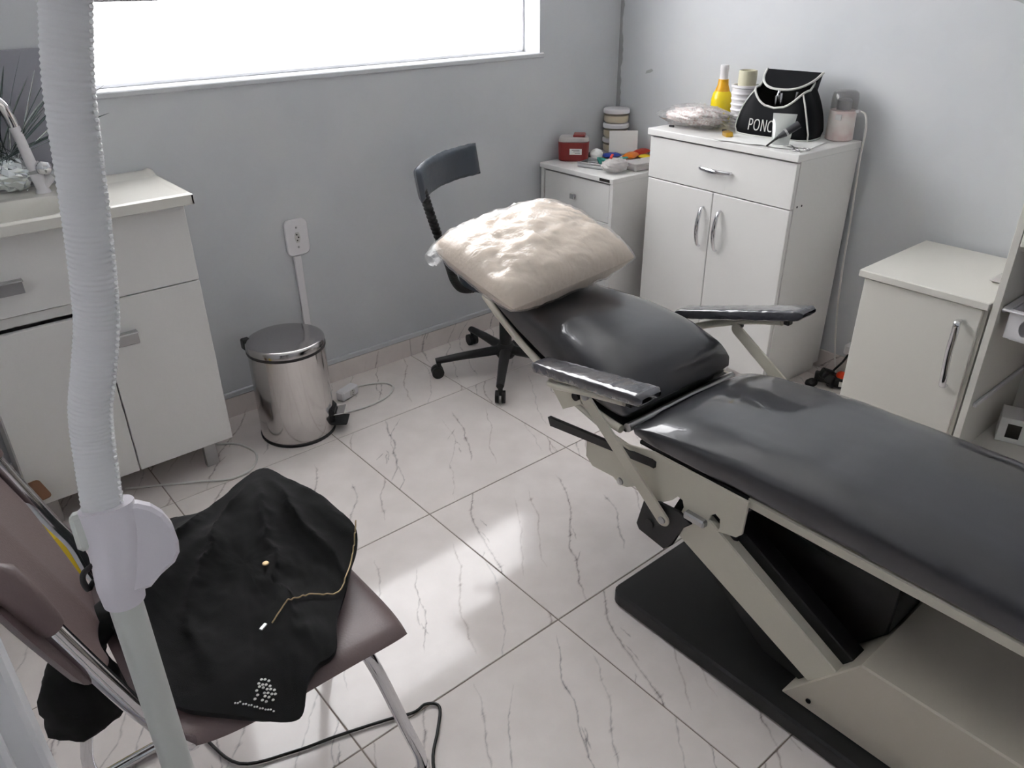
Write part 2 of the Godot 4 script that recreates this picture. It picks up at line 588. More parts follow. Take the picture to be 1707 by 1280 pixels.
func room():
	var th := 0.14
	# floor: grout bed and tiles
	var fl := struct("floor", boxm(Vector3((XL + XR) / 2, -0.056, (ZB + ZF) / 2), Vector3(XR - XL + 2 * th, 0.108, ZF - ZB + 2 * th), 0.001), "grout")
	var g := 0.0016
	for i in range(-3, 4):
		for j in range(-2, 4):
			var x0 := maxf(i * 0.6 + g, XL)
			var x1 := minf((i + 1) * 0.6 - g, XR)
			var z0 := maxf(j * 0.6 + g, ZB)
			var z1 := minf((j + 1) * 0.6 - g, ZF)
			if x1 - x0 < 0.01 or z1 - z0 < 0.01: continue
			var uv0 := Vector2(x0 / 0.6 - i, z0 / 0.6 - j)
			var uv1 := Vector2(x1 / 0.6 - i, z1 / 0.6 - j)
			obj("tile", tile_mesh(x1 - x0, z1 - z0, 0.006, uv0, uv1), "marble_%d" % ((i * 2 + j + 12 + (1 if (i + j) % 3 == 0 else 0)) % 4), fl, Vector3(x0, 0, z0))
	struct("ceiling", boxm(Vector3((XL + XR) / 2, HC + 0.06, (ZB + ZF) / 2), Vector3(XR - XL + 2 * th, 0.12, ZF - ZB + 2 * th)), "ceiling_paint")
	# window wall with its opening
	var wx0 := -0.44; var wx1 := 1.375; var wy0 := 1.213; var wy1 := 2.25
	var zc := ZB - th / 2
	var st := S()
	box(st, Vector3((XL + XR) / 2, wy0 / 2, zc), Vector3(XR - XL, wy0, th), 0.0)
	box(st, Vector3((XL + XR) / 2, (wy1 + HC) / 2, zc), Vector3(XR - XL, HC - wy1, th), 0.0)
	box(st, Vector3((XL + wx0) / 2, (wy0 + wy1) / 2, zc), Vector3(wx0 - XL, wy1 - wy0, th), 0.0)
	box(st, Vector3((XR + wx1) / 2, (wy0 + wy1) / 2, zc), Vector3(XR - wx1, wy1 - wy0, th), 0.0)
	struct("wall_back", fin(st), "wall_paint")
	var wr := struct("wall_right", boxm(Vector3(XR + th / 2, HC / 2, (ZB + ZF) / 2), Vector3(th, HC, ZF - ZB + 2 * th), 0.0), "wall_paint")
	struct("wall_left", boxm(Vector3(XL - th / 2, HC / 2, (ZB + ZF) / 2), Vector3(th, HC, ZF - ZB + 2 * th), 0.0), "wall_paint")
	struct("wall_front", boxm(Vector3((XL + XR) / 2, HC / 2, ZF + th / 2), Vector3(XR - XL, HC, th), 0.0), "wall_paint")
	# uneven grey filler down the corner and a patch of filler high on the right wall
	var cr := S()
	var n := 40
	for k in n:
		var y0 := lerpf(0.80, 1.56, float(k) / n)
		var y1 := lerpf(0.80, 1.56, float(k + 1) / n)
		var w0 := 0.022 + 0.022 * nz.get_noise_1d(y0 * 9.0) + 0.010 * nz.get_noise_1d(y0 * 33.0)
		var w1 := 0.022 + 0.022 * nz.get_noise_1d(y1 * 9.0) + 0.010 * nz.get_noise_1d(y1 * 33.0)
		w0 *= 1.0 - smoothstep(1.25, 1.56, y0) * 0.8
		w1 *= 1.0 - smoothstep(1.25, 1.56, y1) * 0.8
		var x := XR - 0.0012
		quad(cr, Vector3(x, y0, ZB), Vector3(x, y1, ZB), Vector3(x, y1, ZB + w1), Vector3(x, y0, ZB + w0))
		quad(cr, Vector3(x, y0, ZB + w0), Vector3(x, y1, ZB + w1), Vector3(XR, y1, ZB + w1), Vector3(XR, y0, ZB + w0))
	obj("corner_filler", fin(cr), "sealant", wr)
	var patch := [[0.62, 1.448], [0.66, 1.452], [0.70, 1.437], [0.74, 1.440], [0.80, 1.43], [0.80, 1.395], [0.74, 1.405], [0.70, 1.412], [0.655, 1.43], [0.625, 1.435]]
	obj("filler_patch", plate_x(patch, XR - 0.0008, 0.0016), "wall_stain", wr)
	obj("filler_patch", plate_x([[0.44, 1.452], [0.50, 1.447], [0.55, 1.452], [0.55, 1.457], [0.47, 1.458]], XR - 0.0008, 0.0016), "wall_stain", wr)
	obj("filler_patch", plate_x([[-0.845, 1.105], [-0.82, 1.11], [-0.80, 1.12], [-0.81, 1.128], [-0.84, 1.118]], XR - 0.0006, 0.0012), "wall_stain", wr)
	# window
	var wn := Node3D.new()
	wn.name = "window_1"
	wn.set_meta("kind", "structure")
	add_child(wn)
	var zf := ZB - 0.118
	var fr := S()
	for xx in [wx0 + 0.006, wx1 - 0.006]:
		box(fr, Vector3(xx, (wy0 + wy1) / 2, zf), Vector3(0.012, wy1 - wy0, 0.03), 0.003)
	for yy in [wy0 + 0.006, wy1 - 0.015]:
		box(fr, Vector3((wx0 + wx1) / 2, yy, zf), Vector3(wx1 - wx0, 0.012 if yy < 1.5 else 0.03, 0.03), 0.002)
	obj("frame", fin(fr), "window_frame", wn)
	obj("pane", boxm(Vector3((wx0 + wx1) / 2, (wy0 + wy1) / 2, zf), Vector3(wx1 - wx0 - 0.04, wy1 - wy0 - 0.03, 0.004), 0.0), "window_glass", wn)
	obj("sill", boxm(Vector3((wx0 + wx1) / 2 + 0.01, wy0 - 0.008, ZB - 0.010), Vector3(wx1 - wx0 + 0.03, 0.020, 0.034), 0.004), "wall_paint", wn)
	# baseboards: tile strips with a white trim on top
	var bb := Node3D.new()
	bb.name = "baseboard_back"; bb.set_meta("kind", "structure"); add_child(bb)
	for i in range(-3, 4):
		var x0 := maxf(i * 0.6 + 0.001, XL)
		var x1 := minf((i + 1) * 0.6 - 0.001, XR)
		if x1 > x0:
			var tm := tile_mesh(x1 - x0, 0.082, 0.009, Vector2(x0 / 0.6 - i, 0.2), Vector2(x1 / 0.6 - i, 0.34))
			var o := obj("tile", tm, "marble_%d" % ((i + 7) % 4), bb, Vector3(x0, 0.082, ZB + 0.009))
			o.rotation.x = PI / 2
	var tr := S()
	box(tr, Vector3((XL + XR) / 2, 0.095, ZB + 0.006), Vector3(XR - XL, 0.022, 0.012), 0.003)
	obj("trim", fin(tr), "wall_paint", bb)
	var br := Node3D.new()
	br.name = "baseboard_right"; br.set_meta("kind", "structure"); add_child(br)
	for j in range(-2, 4):
		var z0 := maxf(j * 0.6 + 0.001, ZB + 0.012)
		var z1 := minf((j + 1) * 0.6 - 0.001, ZF)
		if z1 > z0:
			var tm := tile_mesh(z1 - z0, 0.082, 0.009, Vector2(z0 / 0.6 - j, 0.5), Vector2(z1 / 0.6 - j, 0.64))
			var o := obj("tile", tm, "marble_%d" % ((j + 5) % 4), br, Vector3(XR - 0.009, 0.082, z0))
			o.basis = Basis(Vector3(0, 0, 1), Vector3(-1, 0, 0), Vector3(0, -1, 0))
	# corner post by the doorway on the left
	var ps := S()
	box(ps, Vector3(-1.221, HC / 2, 1.09), Vector3(0.258, HC, 0.10), 0.004)
	box(ps, Vector3(-1.191, HC / 2, 1.15), Vector3(0.16, HC, 0.02), 0.004)
	struct("trim_1", fin(ps), "window_frame")

# ------------------------------------------------------------------ treatment chair
func pad(st: SurfaceTool, n: int, ctr: Callable, halfw: Callable, top: Callable, thick: Callable, group := 0, wr := 0.0):
	# closed cushion: ring round the long axis; ctr(s) on the underside, top(s) height above it at the middle of the width
	var m := 40
	surf(st, n, m, func(u: float, v: float):
		var s := u
		var e := 1.0 - pow(absf(2.0 * s - 1.0), 14.0)
		e = pow(maxf(e, 0.0), 0.42)
		var a := TAU * v
		var ca := cos(a); var sa := sin(a)
		var px := signf(ca) * pow(absf(ca), 0.32)
		var py := signf(sa) * pow(absf(sa), 0.45)
		var c: Vector3 = ctr.call(s)
		var w: float = halfw.call(s)
		var h: float = top.call(s)
		var t: float = thick.call(s)
		var y := t * 0.5 + py * t * 0.5 * e
		if sa > 0.0: y += (h - t) * (1.0 - px * px * px * px * 0.8 - 0.2 * px * px) * e * pow(sa, 0.5)
		var p := c + Vector3(px * w * lerpf(0.88, 1.0, e), y, 0)
		if wr > 0.0:
			p.y += wr * nz.get_noise_3d(p.x * 7.0, p.z * 5.0, 3.0) * maxf(sa, 0.0)
			p.x += wr * 0.5 * nz.get_noise_3d(p.z * 9.0, p.y * 9.0, 7.0)
		return p, true, group)

func treatment_chair():
	var t := thing("treatment_chair", "black padded reclining treatment chair with beige metal frame and two armrests", "treatment chair", Vector3(XC, 0, 1.1))
	var O := Vector3(-XC, 0, -1.1)       # parts are modelled in room coordinates
	# base plate
	obj("base_plate", extm(rrect(0.60, 1.20, 0.03, 4), 0.045, Transform3D(Basis(Vector3(1, 0, 0), Vector3(0, 0, -1), Vector3(0, 1, 0)), Vector3(0.455, 0.0235, 1.242)), 0.006), "black_base", t, O)
	# beige sheet metal cover over the lift
	var cov := S()
	extrude(cov, PV([[1.135, 0.048], [1.285, 0.258], [1.60, 0.258], [1.66, 0.20], [1.66, 0.048]]), 0.46, Transform3D(Basis(Vector3(0, 0, 1), Vector3(0, 1, 0), Vector3(-1, 0, 0)), Vector3(0.435, 0, 0)), 0.004)
	var cv := obj("lift_cover", fin(cov), "beige_panel", t, O)
	obj("screw", lathem([Vector2(0.006, 0), Vector2(0.006, 0.003), Vector2(0, 0.004)], 10, T(Vector3(0.205, 0.075, 1.20), Vector3(0, 0, 90))), "black_metal", cv)
	# black upright shroud behind the lifting beams
	obj("lift_shroud", plate_x([[1.06, 0.05], [1.13, 0.05], [1.278, 0.255], [1.282, 0.43], [0.95, 0.43], [0.90, 0.36]], 0.48, 0.30, 0.004), "black_plastic", t, O)
	# lifting beams: beige on the outside, black channel beside it
	var beam := [[0.800, 0.365], [0.845, 0.400], [0.885, 0.400], [1.245, 0.185], [1.200, 0.115], [1.165, 0.115]]
	obj("lift_beam", plate_x([[0.785, 0.30], [0.840, 0.385], [0.878, 0.39], [1.245, 0.190], [1.185, 0.118]], 0.228, 0.032, 0.003), "beige_metal", t, O)
	obj("lift_beam", plate_x([[0.785, 0.30], [0.840, 0.385], [0.878, 0.39], [1.245, 0.190], [1.185, 0.118]], 0.682, 0.032, 0.003), "beige_metal", t, O)
	obj("beam_channel", plate_x([[0.75, 0.30], [0.80, 0.385], [0.90, 0.405], [1.28, 0.20], [1.20, 0.06], [1.05, 0.08]], 0.272, 0.05, 0.003), "black_metal", t, O)
	obj("beam_channel", plate_x([[0.75, 0.30], [0.80, 0.385], [0.90, 0.405], [1.28, 0.20], [1.20, 0.06], [1.05, 0.08]], 0.638, 0.05, 0.003), "black_metal", t, O)
	obj("beam_cap", boxm(Vector3(0.212, 0.376, 0.846), Vector3(0.034, 0.020, 0.060), 0.004, T(Vector3.ZERO, Vector3.ZERO)), "satin_metal", t, O)
	# motor rod under the seat
	obj("actuator", tubem([Vector3(0.33, 0.42, 0.95), Vector3(0.36, 0.36, 1.22)], 0.022, 14), "black_plastic", t, O)
	# side plates with notches, and their black edge strips
	var side := [[0.475, 0.425], [0.475, 0.368], [0.50, 0.348], [0.575, 0.352], [0.60, 0.340], [0.625, 0.345], [0.650, 0.362], [0.735, 0.358], [0.770, 0.385], [0.785, 0.405], [0.800, 0.402], [0.806, 0.385], [0.800, 0.366], [0.875, 0.372], [0.882, 0.405], [0.894, 0.416], [0.908, 0.408], [0.910, 0.385], [0.905, 0.372], [0.955, 0.385], [0.968, 0.400], [0.972, 0.492], [0.70, 0.490], [0.55, 0.455]]
	for x in [0.214, 0.696]:
		var sp := obj("side_plate", plate_x(side, x, 0.006), "beige_metal", t, O)
		obj("edge_strip", plate_x([[0.33, 0.428], [0.34, 0.404], [0.70, 0.452], [0.712, 0.452], [0.712, 0.468], [0.70, 0.470]], x - 0.006 * signf(0.455 - x), 0.012), "black_plastic", sp)
		obj("bolt", lathem([Vector2(0.010, 0), Vector2(0.010, 0.004), Vector2(0.004, 0.006), Vector2(0, 0.006)], 14, T(Vector3(x + 0.003 * signf(x - 0.455), 0.352, 0.602), Vector3(0, 0, 90 if x < 0.455 else -90))), "satin_metal", sp)
	for x in [0.232, 0.678]:
		obj("inner_plate", plate_x([[0.76, 0.34], [0.80, 0.44], [0.95, 0.45], [0.95, 0.36], [0.86, 0.33]], x, 0.004), "black_metal", t, O)
	# black swivel bracket below the armrest strut
	for x in [0.206, 0.704]:
		var bk := obj("swivel_bracket", plate_x([[0.690, 0.345], [0.672, 0.262], [0.682, 0.247], [0.765, 0.235], [0.790, 0.262], [0.815, 0.330], [0.838, 0.355], [0.80, 0.372], [0.74, 0.366]], x, 0.008, 0.002), "black_metal", t, O)
		obj("bolt", lathem([Vector2(0.013, 0), Vector2(0.013, 0.003), Vector2(0, 0.004)], 16, T(Vector3(x + 0.004 * signf(x - 0.455), 0.286, 0.715), Vector3(0, 0, 90 if x < 0.455 else -90))), "black_plastic", bk)
	# seat pan: beige rim along the seat
	var rim := S()
	for x in [0.232, 0.678]:
		box(rim, Vector3(x, 0.478, 1.44), Vector3(0.012, 0.026, 0.96), 0.003)
	obj("seat_rim", fin(rim), "beige_metal", t, O)
	obj("seat_pan", boxm(Vector3(0.455, 0.474, 1.28), Vector3(0.43, 0.012, 1.30), 0.003), "black_metal", t, O)
	# seat cushion
	var s := S()
	var topy := [[0.60, 0.530], [0.65, 0.552], [0.76, 0.572], [0.92, 0.592], [1.13, 0.603], [1.36, 0.60], [1.65, 0.575], [1.95, 0.545]]
	pad(s, 60, func(u: float): return Vector3(0.455, 0.482, lerpf(0.60, 1.95, u)),
		func(_u: float): return 0.238,
		func(u: float): return lerp_tab(topy, lerpf(0.60, 1.95, u)) - 0.482,
		func(u: float): return (lerp_tab(topy, lerpf(0.60, 1.95, u)) - 0.482) * 0.84, 0, 0.006)
	obj("seat_cushion", fin(s), "black_vinyl", t, O)
	# back cushion with its rim, tapering towards the head
	var fy := func(u: float): return 0.497 + 0.135 * pow(u, 2.0)
	var hw := func(u: float): return lerpf(0.224, 0.112, pow(u, 1.35))
	var bt := [[0.0, 0.105], [0.06, 0.135], [0.2, 0.165], [0.4, 0.168], [0.6, 0.142], [0.8, 0.10], [1.0, 0.06]]
	var b := S()
	pad(b, 60, func(u: float): return Vector3(0.455, fy.call(u), lerpf(0.592, -0.13, u)),
		hw, func(u: float): return lerp_tab(bt, u), func(u: float): return lerp_tab(bt, u) * 0.80, 0, 0.003)
	# the ring runs the other way round here, so turn the faces
	obj("back_cushion", fin(b), "black_vinyl", t, O)
	for sx in [-1.0, 1.0]:
		var rp := []
		for k in 25:
			var u := lerpf(0.02, 0.985, k / 24.0)
			rp.append(Vector3(0.455 + sx * (hw.call(u) + 0.002), fy.call(u) - 0.006, lerpf(0.592, -0.13, u)))
		obj("back_rim", tubem(rp, 0.011, 8, 1.0), "beige_metal", t, O)
	obj("back_board", boardm(fy, hw), "black_metal", t, O)
	# tie rod of the reclining back
	obj("tie_bar", tubem([Vector3(0.222, 0.505, 0.40), Vector3(0.216, 0.47, 0.56), Vector3(0.216, 0.452, 0.70)], 0.009, 8, 0.5), "beige_metal", t, O)
	obj("tie_bar", tubem([Vector3(0.688, 0.505, 0.40), Vector3(0.694, 0.47, 0.56), Vector3(0.694, 0.452, 0.70)], 0.009, 8, 0.5), "beige_metal", t, O)
	obj("hinge_pin", tubem([Vector3(0.235, 0.50, 0.592), Vector3(0.675, 0.50, 0.592)], 0.012, 12), "satin_metal", t, O)
	# head bracket under the pillow
	var hb := S()
	for sx in [-1.0, 1.0]:
		tube(hb, smooth_path([Vector3(0.455 + sx * 0.06, 0.60, 0.02), Vector3(0.455 + sx * 0.085, 0.625, -0.12), Vector3(0.455 + sx * 0.10, 0.70, -0.24), Vector3(0.455 + sx * 0.10, 0.73, -0.27)], 4), 0.012, 8, 0.6)
	box(hb, Vector3(0.455, 0.62, -0.13), Vector3(0.20, 0.02, 0.05), 0.004)
	obj("head_bracket", fin(hb), "chrome", t, O)
	# armrests
	for sx in [-1.0, 1.0]:
		var ax: float = 0.455 + sx * 0.325
		var ip: float = 0.455 + sx * 0.245
		var arm := S()
		var z0 := 0.33; var z1 := 0.745
		var y0 := 0.607; var y1 := 0.690
		if sx > 0.0: y0 = 0.594; y1 = 0.708; z1 = 0.735
		pad_arm(arm, Vector3(ax - sx * 0.035, y0, z0), Vector3(ax, y1, z1), 0.037, 0.016)
		obj("armrest_pad", fin(arm), "film_wrapped_vinyl", t, O)
		var br := S()
		# bracket under the pad with a bent end that meets the back rim
		tube(br, smooth_path([Vector3(ip - sx * 0.01, lerpf(y0, y1, 0.1) - 0.06, z0 + 0.04), Vector3(ax - sx * 0.02, y0 - 0.028, z0 + 0.07), Vector3(ax, lerpf(y0, y1, 0.55) - 0.028, lerpf(z0, z1, 0.55)), Vector3(ax, lerpf(y0, y1, 0.82) - 0.028, lerpf(z0, z1, 0.82))], 5), 0.013, 8, 0.8)
		obj("arm_bracket", fin(br), "beige_metal", t, O)
		obj("bracket_end", boxm(Vector3(ax, lerpf(y0, y1, 0.86) - 0.026, lerpf(z0, z1, 0.86)), Vector3(0.022, 0.02, 0.018), 0.003), "black_plastic", t, O)
		# strut from the armrest down to the swivel bracket
		var top := Vector3(ax - sx * 0.012, lerpf(y0, y1, 0.5) - 0.055, lerpf(z0, z1, 0.5) - 0.005)
		var low := Vector3(0.455 + sx * 0.256, 0.325, 0.757)
		if sx > 0.0: low = Vector3(0.725, 0.44, 0.83)
		strut(t, O, top, low, sx)
		if sx < 0.0: obj("plate", plate_x([[z0 + 0.0, y0 - 0.02], [z0 + 0.08, y0 - 0.03], [z0 + 0.12, y0 - 0.09], [z0 + 0.05, y0 - 0.135], [z0 - 0.01, y0 - 0.07]], ip - sx * 0.004, 0.005), "beige_metal", t, O)
		obj("pivot_bolt", lathem([Vector2(0.011, -0.003), Vector2(0.011, 0.006), Vector2(0.006, 0.009), Vector2(0, 0.009)], 14, T(top + Vector3(sx * 0.006, 0.012, 0.004), Vector3(0, 0, -90.0 * sx))), "satin_metal", t, O)
		obj("hinge_knob", tubem([Vector3(ip, 0.545, z0 + 0.115), Vector3(ip + sx * 0.02, 0.545, z0 + 0.115)], 0.012, 12), "black_plastic", t, O)

func boardm(fy: Callable, hw: Callable) -> SurfaceTool:
	var st := S()
	surf(st, 24, 1, func(u: float, v: float): return Vector3(0.455 + (v - 0.5) * 2.0 * (hw.call(u) - 0.004), fy.call(u) - 0.012, lerpf(0.588, -0.125, u)), false)
	surf(st, 24, 1, func(u: float, v: float): return Vector3(0.455 + (v - 0.5) * 2.0 * (hw.call(u) - 0.004), fy.call(u) + 0.004, lerpf(0.588, -0.125, u)), true)
	return fin(st)

func strut(t: Node3D, O: Vector3, top: Vector3, low: Vector3, sx: float):
	var st := S()
	var d := (low - top)
	var L := d.length()
	var ez := d.normalized()
	var ex := Vector3(sx, 0, 0)
	ex = (ex - ez * ex.dot(ez)).normalized()
	var ey := ez.cross(ex)
	var xf := Transform3D(Basis(ey, ez, ey.cross(ez)), top)
	var out := PackedVector2Array()
	for k in 9:
		var a := PI + PI * k / 8.0
		out.append(Vector2(cos(a) * 0.017, sin(a) * 0.017))
	for k in 9:
		var a := PI * k / 8.0
		out.append(Vector2(cos(a) * 0.019, L + sin(a) * 0.019))
	extrude(st, out, 0.007, xf, 0.001)
	var o := obj("arm_strut", fin(st), "beige_metal", t, O)
	obj("bolt", lathem([Vector2(0.010, -0.002), Vector2(0.010, 0.007), Vector2(0.005, 0.009), Vector2(0, 0.009)], 14, T(low, Vector3(0, 0, -90.0 * sx))), "satin_metal", o)

func pad_arm(st: SurfaceTool, a: Vector3, b: Vector3, w: float, h: float):
	surf(st, 40, 24, func(u: float, v: float):
		var e := pow(maxf(1.0 - pow(absf(2.0 * u - 1.0), 26.0), 0.0), 0.4)
		var an := TAU * v
		var px := signf(cos(an)) * pow(absf(cos(an)), 0.3)
		var py := signf(sin(an)) * pow(absf(sin(an)), 0.4)
		var p := a.lerp(b, u)
		var wob := 0.0022 * nz.get_noise_2d(u * 26.0, v * 9.0 + p.x * 20.0)
		p += Vector3(px * (w * (0.8 + 0.25 * u) + wob) * lerpf(0.82, 1.0, e), py * (h + wob) * lerpf(0.35, 1.0, e), 0)
		return p, true)

# ------------------------------------------------------------------ pillow
func pillow():
	var c := Vector3(0.436, 0.772, 0.0)
	var t := thing("pillow", "cream cushion in crinkled clear plastic lying on the treatment chair headrest", "pillow", c)
	# local frame: tilted square seen corner on
	var bs := Basis.from_euler(Vector3(deg_to_rad(10), deg_to_rad(-3), deg_to_rad(7)))
	var half := Vector2(0.256, 0.232)
	var make := func(grow: float, wr: float, sd: float) -> SurfaceTool:
		var st := S()
		for side in [1.0, -1.0]:
			surf(st, 44, 44, func(u: float, v: float):
				var a := u * 2.0 - 1.0
				var b := v * 2.0 - 1.0
				var pin := 1.0 - 0.09 * (1.0 - a * a) * absf(b) * absf(b) - 0.0
				var pin2 := 1.0 - 0.09 * (1.0 - b * b) * a * a
				var e := maxf(0.0, (1.0 - pow(absf(a), 2.4)) * (1.0 - pow(absf(b), 2.4)))
				var h := 0.092 * pow(e, 0.40)
				var x := a * half.x * pin2 * (1.0 + grow)
				var z := b * half.y * pin * (1.0 + grow)
				var n := wr * (nz.get_noise_3d(x * 9.0, z * 9.0, side * 4.0) + 0.7 * absf(nz.get_noise_3d(x * 20.0, z * 15.0, side * 9.0)) - 0.5 * absf(nz.get_noise_3d(x * 34.0 + 9.0, z * 30.0, side * 9.0)))
				x *= 1.0 - 0.11 * a * a * b * b
				z *= 1.0 - 0.11 * a * a * b * b
				var fine := sd * 0.0012 * absf(nz.get_noise_3d(x * 30.0, z * 60.0, side * 3.0))
				var y: float = side * (h + (grow * 0.28 + n + fine) * minf(1.0, e * 6.0))
				if side < 0.0: y *= 0.75
				return bs * Vector3(x, y, z), side > 0.0, 0 if side > 0.0 else 1)
		return fin(st)
	obj("cushion", make.call(0.0, 0.014, 0.0), "cream_fabric", t)
	obj("plastic_wrap", make.call(0.018, 0.014, 3.0), "clear_film", t)
	# twisted loose end of the wrapping
	var tw := S()
	surf(tw, 10, 16, func(u: float, v: float):
		var a := TAU * v
		var r := lerpf(0.045, 0.028, u) * (1.0 + 0.35 * nz.get_noise_2d(v * 9.0, u * 4.0))
		var base := Vector3(-0.215 - 0.05 * u, 0.0 - 0.015 * u, -0.180 + 0.01 * u)
		return bs * (base + Vector3(0, sin(a) * r * 0.55, cos(a) * r)), false)
	obj("wrap_end", fin(tw), "clear_film", t)
	var lb := S()
	box(lb, Vector3(-0.045, 0.098, -0.125), Vector3(0.06, 0.001, 0.028), 0.0, Transform3D(bs, Vector3.ZERO) * T(Vector3.ZERO, Vector3(0, 10, 0)))
	obj("label_strip", fin(lb), "paper", t)

# ------------------------------------------------------------------ visitor chair and jacket
func visitor_chair():
	var t := thing("visitor_chair", "mauve vinyl chair with chrome tube legs and a black jacket on its seat", "chair", Vector3(-0.76, 0, 0.52))
	var O := -t.position
	# seat shell, slightly dished, front edge rolled down
	var st := S()
	var f := func(side: float): return func(u: float, v: float):
		var a := u * 2.0 - 1.0       # along x, back to front
		var b := v * 2.0 - 1.0       # along z
		var rx := 1.0 - 0.07 * pow(absf(b), 4.0)
		var rz := 1.0 - 0.10 * pow(absf(a), 5.0)
		var x := -0.752 + a * 0.228 * rx
		var z := 0.515 + b * 0.262 * rz
		var y := 0.448 + 0.012 * b * b - 0.03 * pow(maxf(a, 0.0), 4.0) + 0.012 * pow(maxf(-a, 0.0), 2.0)
		var e := pow(maxf(1.0 - pow(maxf(absf(a), absf(b)), 16.0), 0.0), 0.5)
		return Vector3(x, y + side * 0.016 * e, z)
	surf(st, 30, 30, f.call(1.0), true, 0)
	surf(st, 30, 30, f.call(-1.0), false, 1)
	obj("seat", fin(st), "mauve_vinyl", t, O)
	# backrest: curved padded panel, wide at the top and rounded below
	var bk := S()
	var g := func(side: float): return func(u: float, v: float):
		var a := u * 2.0 - 1.0       # across, along z
		var y := lerpf(0.575, 0.90, v)
		var w := 0.245 * pow(clampf(0.10 + v * 2.2, 0.0, 1.0), 0.55) + 0.03 * v
		w *= 1.0 - 0.12 * pow(v, 6.0)
		var e := pow(maxf(1.0 - pow(absf(a), 8.0), 0.0), 0.5) * pow(maxf(1.0 - pow(absf(2.0 * v - 1.0), 12.0), 0.0), 0.5)
		var x := -0.975 - (y - 0.575) * 0.33 + (0.014 if a < 0.0 else 0.040) * a * a - 0.045 * maxf(a, 0.0) - 0.018
		return Vector3(x + side * 0.014 * e, y, 0.535 + a * w)
	surf(bk, 30, 24, g.call(1.0), true, 0)
	surf(bk, 30, 24, g.call(-1.0), false, 1)
	obj("backrest", fin(bk), "mauve_vinyl", t, O)
	for z in [0.768, 0.275]:
		var zi: float = z - 0.03 if z > 0.5 else z + 0.03
		var zt: float = z - 0.075 if z > 0.5 else z + 0.075
		var fo := Vector3(0.018 if z < 0.5 else 0.0, 0, 0)
		# upright tube, flattened, from under the seat to the backrest pocket
		obj("upright", tubem(smooth_path([Vector3(-0.70, 0.420, zt), Vector3(-0.88, 0.425, zt), Vector3(-0.945, 0.475, lerpf(zi, z, 0.6)), Vector3(-0.985, 0.58, z) + fo, Vector3(-1.012, 0.66, z) + fo, Vector3(-1.064, 0.832, z) + fo], 5), 0.0135, 12, 1.0), "chrome", t, O)
		obj("tube_pocket", tubem([Vector3(-1.052, 0.800, z) + fo, Vector3(-1.056, 0.812, z) + fo, Vector3(-1.066, 0.845, z) + fo, Vector3(-1.083, 0.90, z) + fo, Vector3(-1.088, 0.915, z) + fo], [0.0155, 0.018, 0.0205, 0.0205, 0.010], 16), "mauve_vinyl", t, O)
		# sled leg: front leg, floor runner, rear leg
		obj("leg", tubem(smooth_path([Vector3(-0.68, 0.418, zt), Vector3(-0.635, 0.415, zt), Vector3(-0.606, 0.385, lerpf(zt, zi, 0.5)), Vector3(-0.555, 0.16, zi), Vector3(-0.53, 0.05, zi), Vector3(-0.545, 0.013, zi), Vector3(-0.62, 0.0125, zi), Vector3(-0.98, 0.0125, zi), Vector3(-1.055, 0.014, zi), Vector3(-1.075, 0.045, zi), Vector3(-1.06, 0.14, zi), Vector3(-0.985, 0.36, zi), Vector3(-0.955, 0.405, zt), Vector3(-0.90, 0.42, zt)], 5), 0.0125, 12), "chrome", t, O)
	obj("cross_bar", tubem([Vector3(-0.70, 0.415, 0.34), Vector3(-0.70, 0.415, 0.70)], 0.01, 10), "chrome", t, O)
	obj("cross_bar", tubem([Vector3(-0.88, 0.42, 0.34), Vector3(-0.88, 0.42, 0.70)], 0.01, 10), "chrome", t, O)

